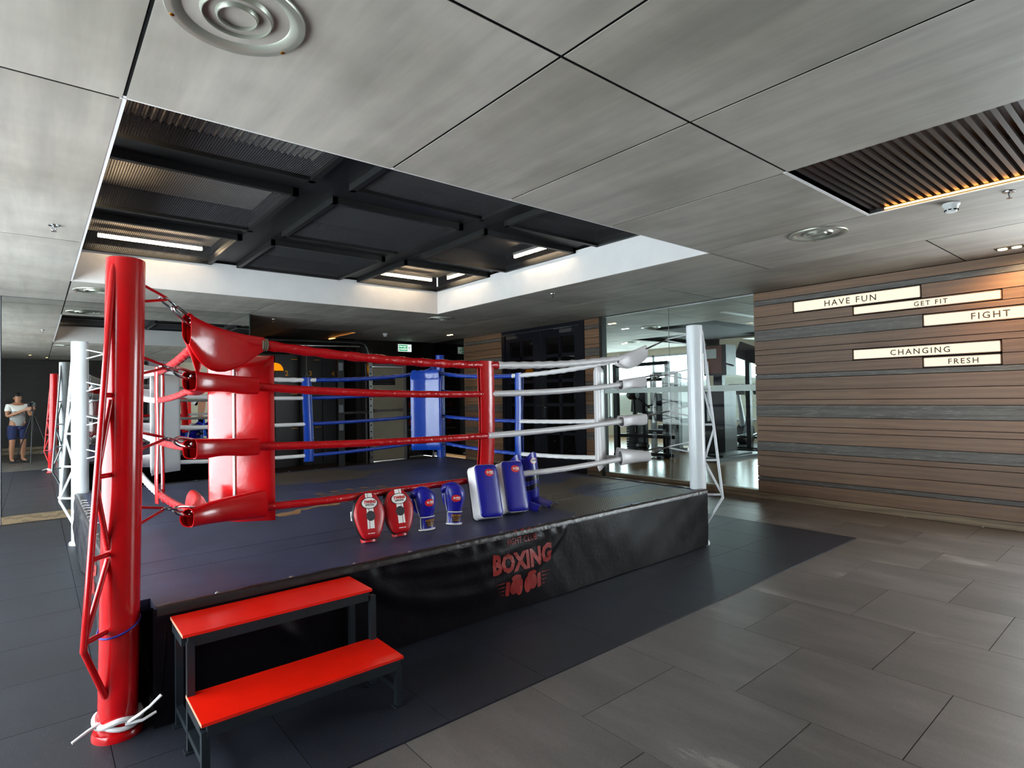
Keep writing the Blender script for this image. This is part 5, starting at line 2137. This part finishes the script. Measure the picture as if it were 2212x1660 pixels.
for nm, m_, pts_ in (('printed_fighter', 'skin', [(0.0, -0.40), (0.12, -0.40), (0.14, -0.1), (0.2, 0.2), (0.22, 0.42), (0.0, 0.46), (-0.12, 0.3), (-0.08, 0.26), (0.0, 0.3), (-0.02, 0.0)]), ('printed_glove', 'white_plastic', [(-0.16, 0.30), (-0.04, 0.26), (-0.02, 0.38), (-0.14, 0.42)]), ('printed_shorts', 'blue_vinyl', [(-0.04, -0.40), (0.2, -0.40), (0.17, -0.12), (0.0, -0.12)])):
    b = mb()
    b.prism([(x, z) for x, z in pts_], 0.013, 0.016, fn=lambda x, z, y: (x, y, z))
    b.build(nm, m_, r, smooth=False)

# ================================================================== GYM BEYOND THE GLASS
b = mb()
b.bx(XW + 0.13, 14.6, 1.0, 15.0, -0.02, 0.09)
struct('floor_gym', b, 'wood_floor', smooth=False)
b = mb()
RR1 = (9.4, 13.2, 5.55, 7.1)
RR2 = (11.0, 14.0, 7.6, 8.7)
b.bx(XW, 14.6, 1.0, 15.0, 2.80, 2.85)
gc = struct('ceiling_gym', b, 'black_gap', smooth=False)
gp = []
for x0, x1 in ((XW + 0.1, 9.4), (9.4, 11.0), (11.0, 13.2), (13.2, 14.6)):
    for y0, y1 in ((1.0, 2.9), (2.9, 4.2), (4.2, 5.55), (5.55, 7.1), (7.1, 8.7), (8.7, 10.6), (10.6, 12.6), (12.6, 15.0)):
        if x0 >= 9.4 and x1 <= 13.2 and (y0, y1) == (5.55, 7.1):
            continue
        if x0 >= 11.0 and (y0, y1) == (7.1, 8.7):
            continue
        gp.append((x0, x1, y0, y1))
pieces(gc, 'ceiling_panel', 'ceiling', gp, 2.685, 2.70, 0.012)
b = mb()
b.bx(XW + 0.1, 14.6, 14.9, 15.0, 0.0, 2.85)
b.bx(XW + 0.1, 14.6, 0.95, 1.05, 0.0, 2.85)
struct('wall_gym', b, 'white_plaster', smooth=False)
XG = 14.0
b = mb()
b.bx(XG, XG + 0.12, 1.0, 15.0, 0.0, 0.62)
b.bx(XG, XG + 0.12, 1.0, 15.0, 2.52, 2.85)
b.bx(XG, XG + 0.12, 8.15, 8.55, 0.0, 2.85)
struct('wall_gym_front', b, 'cream', smooth=False)
wg = sroot('window_4')
ys = [1.1, 2.5, 3.9, 5.3, 6.7, 8.15]
for ys in ([1.1, 2.9, 4.7, 6.5, 8.15], [8.55, 10.3, 12.0, 13.5, 14.9]):
    for y in ys:
        b = mb()
        b.bx(XG + 0.02, XG + 0.08, y - 0.03, y + 0.03, 0.62, 2.52)
        b.build('mullion', 'gym_grey', wg, smooth=False)
    b = mb()
    b.bx(XG + 0.02, XG + 0.08, ys[0], ys[-1], 0.62, 0.68)
    b.bx(XG + 0.02, XG + 0.08, ys[0], ys[-1], 2.46, 2.52)
    b.build('window_frame', 'gym_grey', wg, smooth=False)
    for y, y2 in zip(ys, ys[1:]):
        b = mb()
        b.bx(XG + 0.046, XG + 0.054, y + 0.03, y2 - 0.03, 0.68, 2.46)
        b.build('pane', 'glass', wg, smooth=False)
b = mb()
b.grid(lambda u, v: (24 + 3 * v, 10 + 22 * u, (-0.5 + (2.35 + 0.35 * math.sin(u * 9) + 0.18 * math.sin(u * 31)) * math.sin(PI / 2 * v))), 60, 10)
tag(b.build('hills', 'hill'), kind='structure')

# equipment silhouettes
mg = thing('multi_gym', 'black multi station exercise machine with roller pads behind the glass', 'exercise machine', (9.75, 7.45, 0.09))
MGU = []
for x, y, w in ((-0.1, 0.62, 0.10), (0.25, 0.40, 0.07), (0.1, 0.02, 0.08), (0.4, -0.25, 0.06), (0.0, -0.62, 0.08)):
    b = mb()
    b.bx(x - w / 2, x + w / 2, y - w / 2, y + w / 2, 0, 1.95 if abs(y) > 0.5 else 1.6)
    b.build('upright', 'machine_black', mg, smooth=False)
for p, q_ in (((-0.1, 0.62, 0.06), (0.0, -0.75, 0.06)), ((-0.1, 0.62, 0.42), (0.05, -0.75, 0.42)), ((0.25, 0.40, 1.6), (0.4, -0.3, 1.6)), ((0.1, 0.02, 0.9), (0.0, -0.62, 0.9)), ((-0.1, 0.62, 1.9), (0.0, -0.62, 1.92))):
    b = mb()
    b.bar(p, q_, 0.07)
    b.build('crossbar', 'machine_black', mg, smooth=False)
for k in range(12):
    b = mb()
    b.bx(0.12, 0.34, 0.24, 0.54, 0.08 + 0.055 * k, 0.13 + 0.055 * k)
    b.build('weight_plate', 'machine_black', mg, smooth=False)
for p, q_, rr in (((-0.15, 0.25, 1.28), (-0.15, 0.02, 1.28), 0.10), ((-0.1, -0.42, 1.10), (0.1, -0.72, 1.12), 0.06), ((-0.05, 0.12, 0.22), (-0.05, -0.15, 0.22), 0.07)):
    b = mb()
    b.tube([p, (Vector(p) * .8 + Vector(q_) * .2), (Vector(p) * .2 + Vector(q_) * .8), q_], [rr * .7, rr, rr, rr * .7], 16)
    b.build('roller_pad', 'pad_black', mg)
for c, s_, rx in (((-0.05, -0.5, 0.80), (0.34, 0.40, 0.09), 8), ((0.1, -0.35, 0.52), (0.34, 0.34, 0.08), 0), ((0.25, 0.30, 1.15), (0.10, 0.30, 0.50), 6)):
    b = mb()
    b.box(c, s_, rot=Euler((R_(rx), 0, 0)))
    b.build('seat_pad', 'pad_black', mg)
for p, q_ in (((-0.15, 0.1, 1.28), (0.1, -0.1, 1.0)), ((-0.1, -0.2, 1.05), (0.05, -0.5, 1.1)), ((0.05, 0.3, 1.5), (-0.1, 0.1, 0.5))):
    b = mb()
    b.bar(p, q_, 0.035)
    b.build('lever', 'machine_black', mg)
for y in (0.55, -0.55):
    b = mb()
    b.bx(-0.25, 0.35, y - 0.05, y + 0.05, 0, 0.05)
    b.build('foot', 'machine_black', mg, smooth=False)

pc_ = thing('chest_press', 'black padded weight machine with grey shrouds beyond the white post', 'exercise machine', (11.0, 7.75, 0.09))
for x, y in ((0, 0.35), (0, -0.3), (0.5, 0.0)):
    b = mb()
    b.bx(x - 0.05, x + 0.05, y - 0.05, y + 0.05, 0, 1.75)
    b.build('upright', 'gym_grey', pc_, smooth=False)
b = mb()
b.bar((0, 0.35, 1.75), (0, -0.3, 1.75), 0.08)
b.bar((0, 0.35, 0.05), (0, -0.5, 0.05), 0.08)
b.bar((0, 0, 0.05), (0.5, 0, 0.05), 0.08)
b.build('crossbar', 'gym_grey', pc_, smooth=False)
for c, s_ in (((-0.1, -0.15, 0.55), (0.4, 0.35, 0.09)), ((0.0, 0.15, 1.0), (0.36, 0.10, 0.6))):
    b = mb()
    b.box(c, s_)
    b.build('seat_pad', 'pad_black', pc_)
b = mb()
b.bx(0.3, 0.62, -0.2, 0.2, 0.1, 1.55)
b.build('weight_shroud', 'white_plastic', pc_, smooth=False)

ct = thing('cable_tower', 'tall dark cabinet machine with brown guard panel beside the white post', 'exercise machine', (11.15, 6.55, 0.09))
b = mb()
b.bx(-0.18, 0.30, -0.24, 0.24, 0, 1.42)
b.build('cabinet', 'machine_black', ct, smooth=False)
b = mb()
b.bx(-0.10, 0.30, -0.26, 0.26, 1.66, 2.30)
b.build('head_box', 'machine_black', ct, smooth=False)
b = mb()
b.bx(-0.115, -0.10, -0.17, 0.26, 1.70, 2.28)
hp = b.build('guard_panel', 'plac_brown', ct, smooth=False)
b = mb()
b.bx(-0.12, -0.115, -0.05, 0.22, 2.02, 2.22)
b.build('placard', 'white_plastic', hp, smooth=False)
b = mb()
b.bx(0.0, 0.12, -0.1, 0.1, 1.42, 1.66)
b.cyl((-0.1, -0.24, 1.9), (-0.25, -0.50, 1.84), 0.018, 8)
b.build('arm', 'machine_black', ct)
b = mb()
b.bx(-0.5, 0.4, -0.30, 0.30, 0, 0.05)
b.build('base', 'machine_black', ct, smooth=False)

ds = thing('display_stand', 'tall black post with tilted black screen in front of the bright gym window', 'screen', (12.2, 6.42, 0.09))
b = mb()
b.bx(-0.05, 0.05, -0.05, 0.05, 0, 2.3)
b.build('post', 'machine_black', ds, smooth=False)
b = mb()
b.box((-0.05, -0.06, 2.15), (0.10, 0.55, 0.36), rot=Euler((R_(22), 0, R_(38))))
b.build('screen_case', 'machine_black', ds, smooth=False)
b = mb()
b.bx(-0.2, 0.2, -0.2, 0.2, 0, 0.04)
b.build('base', 'machine_black', ds, smooth=False)


def elliptical(loc, label, rz=0.0):
    r = thing('elliptical_trainer', label, 'exercise machine', loc, rz, group='elliptical trainers')
    b = mb()
    b.bx(-0.75, 0.45, -0.28, 0.28, 0.0, 0.07)
    b.build('base', 'machine_black', r, smooth=False)
    b = mb()
    b.cyl((0.25, -0.10, 0.30), (0.25, 0.10, 0.30), 0.26, 28)
    b.build('flywheel_cover', 'machine_black', r)
    b = mb()
    b.tube([(0.2, 0, 0.2), (0.05, 0, 0.9), (-0.05, 0, 1.25)], [0.09, 0.05, 0.04], 12)
    b.build('mast', 'gym_grey', r)
    b = mb()
    b.box((-0.08, 0, 1.36), (0.08, 0.38, 0.24), rot=Euler((0, R_(-25), 0)))
    b.build('console', 'machine_black', r)
    for s_ in (-1, 1):
        b = mb()
        b.tube([(-0.25, s_ * 0.24, 0.34), (-0.22, s_ * 0.27, 0.6), (-0.1, s_ * 0.27, 1.0), (-0.22, s_ * 0.24, 1.42), (-0.34, s_ * 0.20, 1.46)], 0.022, 10)
        b.build('arm_lever', 'gym_grey', r)
        b = mb()
        b.bx(-0.62, -0.22, s_ * 0.16 - 0.07, s_ * 0.16 + 0.07, 0.26, 0.31)
        b.build('foot_plate', 'machine_black', r, smooth=False)
        b = mb()
        b.bar((-0.6, s_ * 0.16, 0.25), (0.25, s_ * 0.16, 0.34), 0.05)
        b.build('crank_rail', 'gym_grey', r, smooth=False)
    return r


elliptical((12.75, 6.95, 0.09), 'grey elliptical trainer against the gym window, left one of two', R_(0))
dup(bpy.data.objects['elliptical_trainer'], (12.9, 6.45, 0.09), label='grey elliptical trainer against the gym window, partly cut off by the timber wall')
r = thing('balance_platform', 'low flat black platform on the gym floor behind the white post truss', 'platform', (10.6, 5.95, 0.09))
b = mb()
b.prism([(-0.9, -0.22), (0.55, -0.30), (0.85, -0.05), (0.6, 0.28), (-0.8, 0.25)], 0.0, 0.07)
b.build('deck', 'machine_black', r, smooth=False)
b = mb()
b.prism([(-0.6, -0.15), (0.4, -0.2), (0.55, 0.0), (0.4, 0.18), (-0.6, 0.17)], 0.07, 0.10)
b.build('tread', 'pad_black', r, smooth=False)
for c, t_ in (((8.08, 6.82), 'black twin downlight in the gym ceiling nearest the glass partition'), ((11.6, 9.4), 'black twin downlight deep in the gym ceiling')):
    o = downlight(c, t_)
for c, t_ in (((8.95, 7.22), 'small cool twin downlight in the gym ceiling between the diffusers'),):
    downlight(c, t_, 'lamp_cool')
make_vent((9.2, 6.80), 0.19, 'round air diffuser in the gym ceiling, nearer one of two')
make_vent((11.4, 9.0), 0.19, 'round air diffuser in the gym ceiling, farther one of two')
b = mb()
b.bx(8.45, 12.5, 4.78, 4.90, 2.672, 2.685)
tag(b.build('linear_diffuser', 'white_plastic', smooth=False), 'long white linear air slot in the gym ceiling', 'vent')

# ================================================================== PHOTOGRAPHER (seen in the mirror)
def skin_mesh(name, verts, edges, root, mat, parent, sub=2):
    me = bpy.data.meshes.new(name)
    me.from_pydata([v[0] for v in verts], edges, [])
    o = bpy.data.objects.new(name, me)
    COL.objects.link(o)
    sm = o.modifiers.new('skin', 'SKIN')
    sm.use_smooth_shade = True
    sv = me.skin_vertices[0].data
    for i, v in enumerate(verts):
        rr = v[1]
        sv[i].radius = rr if isinstance(rr, tuple) else (rr, rr)
        sv[i].use_root = (i == root)
    ss = o.modifiers.new('sub', 'SUBSURF')
    ss.levels = ss.render_levels = sub
    dg = bpy.context.evaluated_depsgraph_get()
    m2 = bpy.data.meshes.new_from_object(o.evaluated_get(dg))
    bpy.data.objects.remove(o)
    m2.shade_smooth()
    m2.materials.clear()
    m2.materials.append(M[mat])
    o2 = bpy.data.objects.new(name, m2)
    COL.objects.link(o2)
    o2.parent = parent
    return o2


ph = thing('person', 'person in striped white t-shirt and navy shorts operating a camera, seen in the mirror', 'person', (-0.33, -0.33, 0.0), R_(-22))
V, E_ = [], []


def J(p, r, prev=None):
    V.append((p, r))
    if prev is not None:
        E_.append((prev, len(V) - 1))
    return len(V) - 1


pel = J((0, 0, 0.93), (0.145, 0.105))
sp1 = J((0, 0.005, 1.08), (0.135, 0.10), pel)
ch = J((0, 0, 1.26), (0.155, 0.11), sp1)
nb = J((0, 0, 1.395), (0.085, 0.075), ch)
nk = J((0, 0.015, 1.455), 0.052, nb)
hd1 = J((0, 0.03, 1.52), (0.066, 0.076), nk)
hd2 = J((0, 0.03, 1.60), (0.075, 0.090), hd1)
hd3 = J((0, 0.02, 1.66), (0.060, 0.072), hd2)
for s_ in (-1, 1):
    sh = J((s_ * 0.17, 0, 1.365), 0.060, nb)
    el = J((s_ * 0.235, 0.09, 1.13) if s_ > 0 else (-0.235, 0.09, 1.12), 0.044, sh)
    wr = J((0.20, 0.30, 1.27) if s_ > 0 else (0.03, 0.31, 1.27), 0.030, el)
    pm = J((0.20, 0.35, 1.31) if s_ > 0 else (0.08, 0.35, 1.31), (0.040, 0.022), wr)
    hp_ = J((s_ * 0.095, 0, 0.86), 0.090, pel)
    kn = J((s_ * 0.11, 0.02, 0.47), 0.058, hp_)
    cf = J((s_ * 0.11, -0.01, 0.32), 0.056, kn)
    an = J((s_ * 0.11, -0.01, 0.085), 0.038, cf)
    to = J((s_ * 0.125, 0.13, 0.040), (0.040, 0.026), an)
    base_ = V[pm][0]
    dirn = -1 if s_ > 0 else 1
    for k in range(4):
        o_ = 0.016 * (k - 1.5)
        f1 = J((base_[0] + dirn * 0.012, base_[1] + 0.035, base_[2] + o_), 0.010, pm)
        f2 = J((base_[0] + dirn * 0.030, base_[1] + 0.058 - 0.003 * abs(k - 1), base_[2] + o_), 0.009, f1)
        f3 = J((base_[0] + dirn * 0.050, base_[1] + 0.056 - 0.004 * abs(k - 1), base_[2] + o_), 0.008, f2)
    t1 = J((base_[0] + dirn * 0.02, base_[1] + 0.005, base_[2] + 0.034), 0.011, pm)
    t2 = J((base_[0] + dirn * 0.035, base_[1] + 0.025, base_[2] + 0.040), 0.009, t1)
skin_mesh('body', V, E_, 0, 'skin', ph)
for x in (-0.030, 0.030):
    b = mb()
    b.ell((x, 0.112, 1.565), (0.011, 0.008, 0.007), 10, 6)
    b.build('eye', 'hair', ph)
b = mb()
b.tube([(0, 0.112, 1.57), (0, 0.128, 1.54), (0, 0.118, 1.53)], [0.008, 0.013, 0.010], 8)
b.build('nose', 'skin', ph)
b = mb()
b.tube([(-0.022, 0.100, 1.50), (0, 0.109, 1.498), (0.022, 0.100, 1.50)], [0.003, 0.006, 0.003], 8)
b.build('mouth', 'plac_brown', ph)
for x in (-1, 1):
    b = mb()
    b.ell((x * 0.076, 0.015, 1.555), (0.010, 0.020, 0.030), 10, 8)
    b.build('ear', 'skin', ph)
b = mb()
b.grid(lambda u, v: (0.083 * math.cos(2 * PI * u) * math.cos(PI / 2 * v), 0.010 + 0.098 * math.sin(2 * PI * u) * math.cos(PI / 2 * v) , 1.600 - 0.045 * max(0, -math.sin(2 * PI * u)) * (1 - v) + 0.098 * math.sin(PI / 2 * v) + 0.004 * math.sin(17 * u * PI)), 32, 9, True)
b.build('hair', 'hair', ph)
skin_mesh('t_shirt', [((0, 0, 0.80), (0.165, 0.125)), ((0, 0.005, 1.08), (0.155, 0.12)), ((0, 0, 1.26), (0.172, 0.126)), ((0, 0, 1.385), (0.105, 0.09)), ((-0.17, 0, 1.37), 0.075), ((-0.212, 0.05, 1.22), 0.066), ((0.17, 0, 1.37), 0.075), ((0.212, 0.05, 1.22), 0.066)],
          [(0, 1), (1, 2), (2, 3), (3, 4), (4, 5), (3, 6), (6, 7)], 0, 'jersey', ph)
skin_mesh('shorts', [((0, 0, 1.00), (0.162, 0.120)), ((-0.1, 0, 0.84), 0.106), ((-0.11, 0.01, 0.52), 0.088), ((0.1, 0, 0.84), 0.106), ((0.11, 0.01, 0.52), 0.088)], [(0, 1), (1, 2), (0, 3), (3, 4)], 0, 'shorts', ph)
for s_ in (-1, 1):
    b = mb()
    b.ell((s_ * 0.122, 0.07, 0.028), (0.048, 0.130, 0.027), 16, 8)
    b.build('sandal', 'sole', ph)

tr = thing('tripod', 'black camera tripod beside the person, seen in the mirror', 'tripod', (-0.045, -0.055, 0.0))
b = mb()
b.cyl((0, 0, 0.75), (0, 0, 1.27), 0.016, 10)
b.build('centre_column', 'black_metal', tr)
b = mb()
b.bx(-0.035, 0.035, -0.035, 0.035, 1.24, 1.31)
b.build('head', 'black_metal', tr, smooth=False)
for a in (95, 215, 335):
    c_, s2 = math.cos(R_(a)), math.sin(R_(a))
    b = mb()
    b.tube([(0.03 * c_, 0.03 * s2, 1.10), (0.20 * c_, 0.20 * s2, 0.6), (0.40 * c_, 0.40 * s2, 0.02)], [0.018, 0.015, 0.011], 8)
    b.build('leg', 'black_metal', tr)
cm = thing('photo_camera', 'black camera on the tripod, seen in the mirror', 'camera', (-0.060, -0.072, 1.40), R_(-39.8))
b = mb()
b.bx(-0.07, 0.07, -0.045, 0.02, -0.055, 0.045)
b.bx(-0.03, 0.03, -0.045, 0.02, 0.045, 0.072)
b.build('body', 'machine_black', cm, smooth=False)
b = mb()
b.cyl((0, 0.02, 0), (0, 0.062, 0), 0.038, 20)
b.build('lens', 'machine_black', cm)
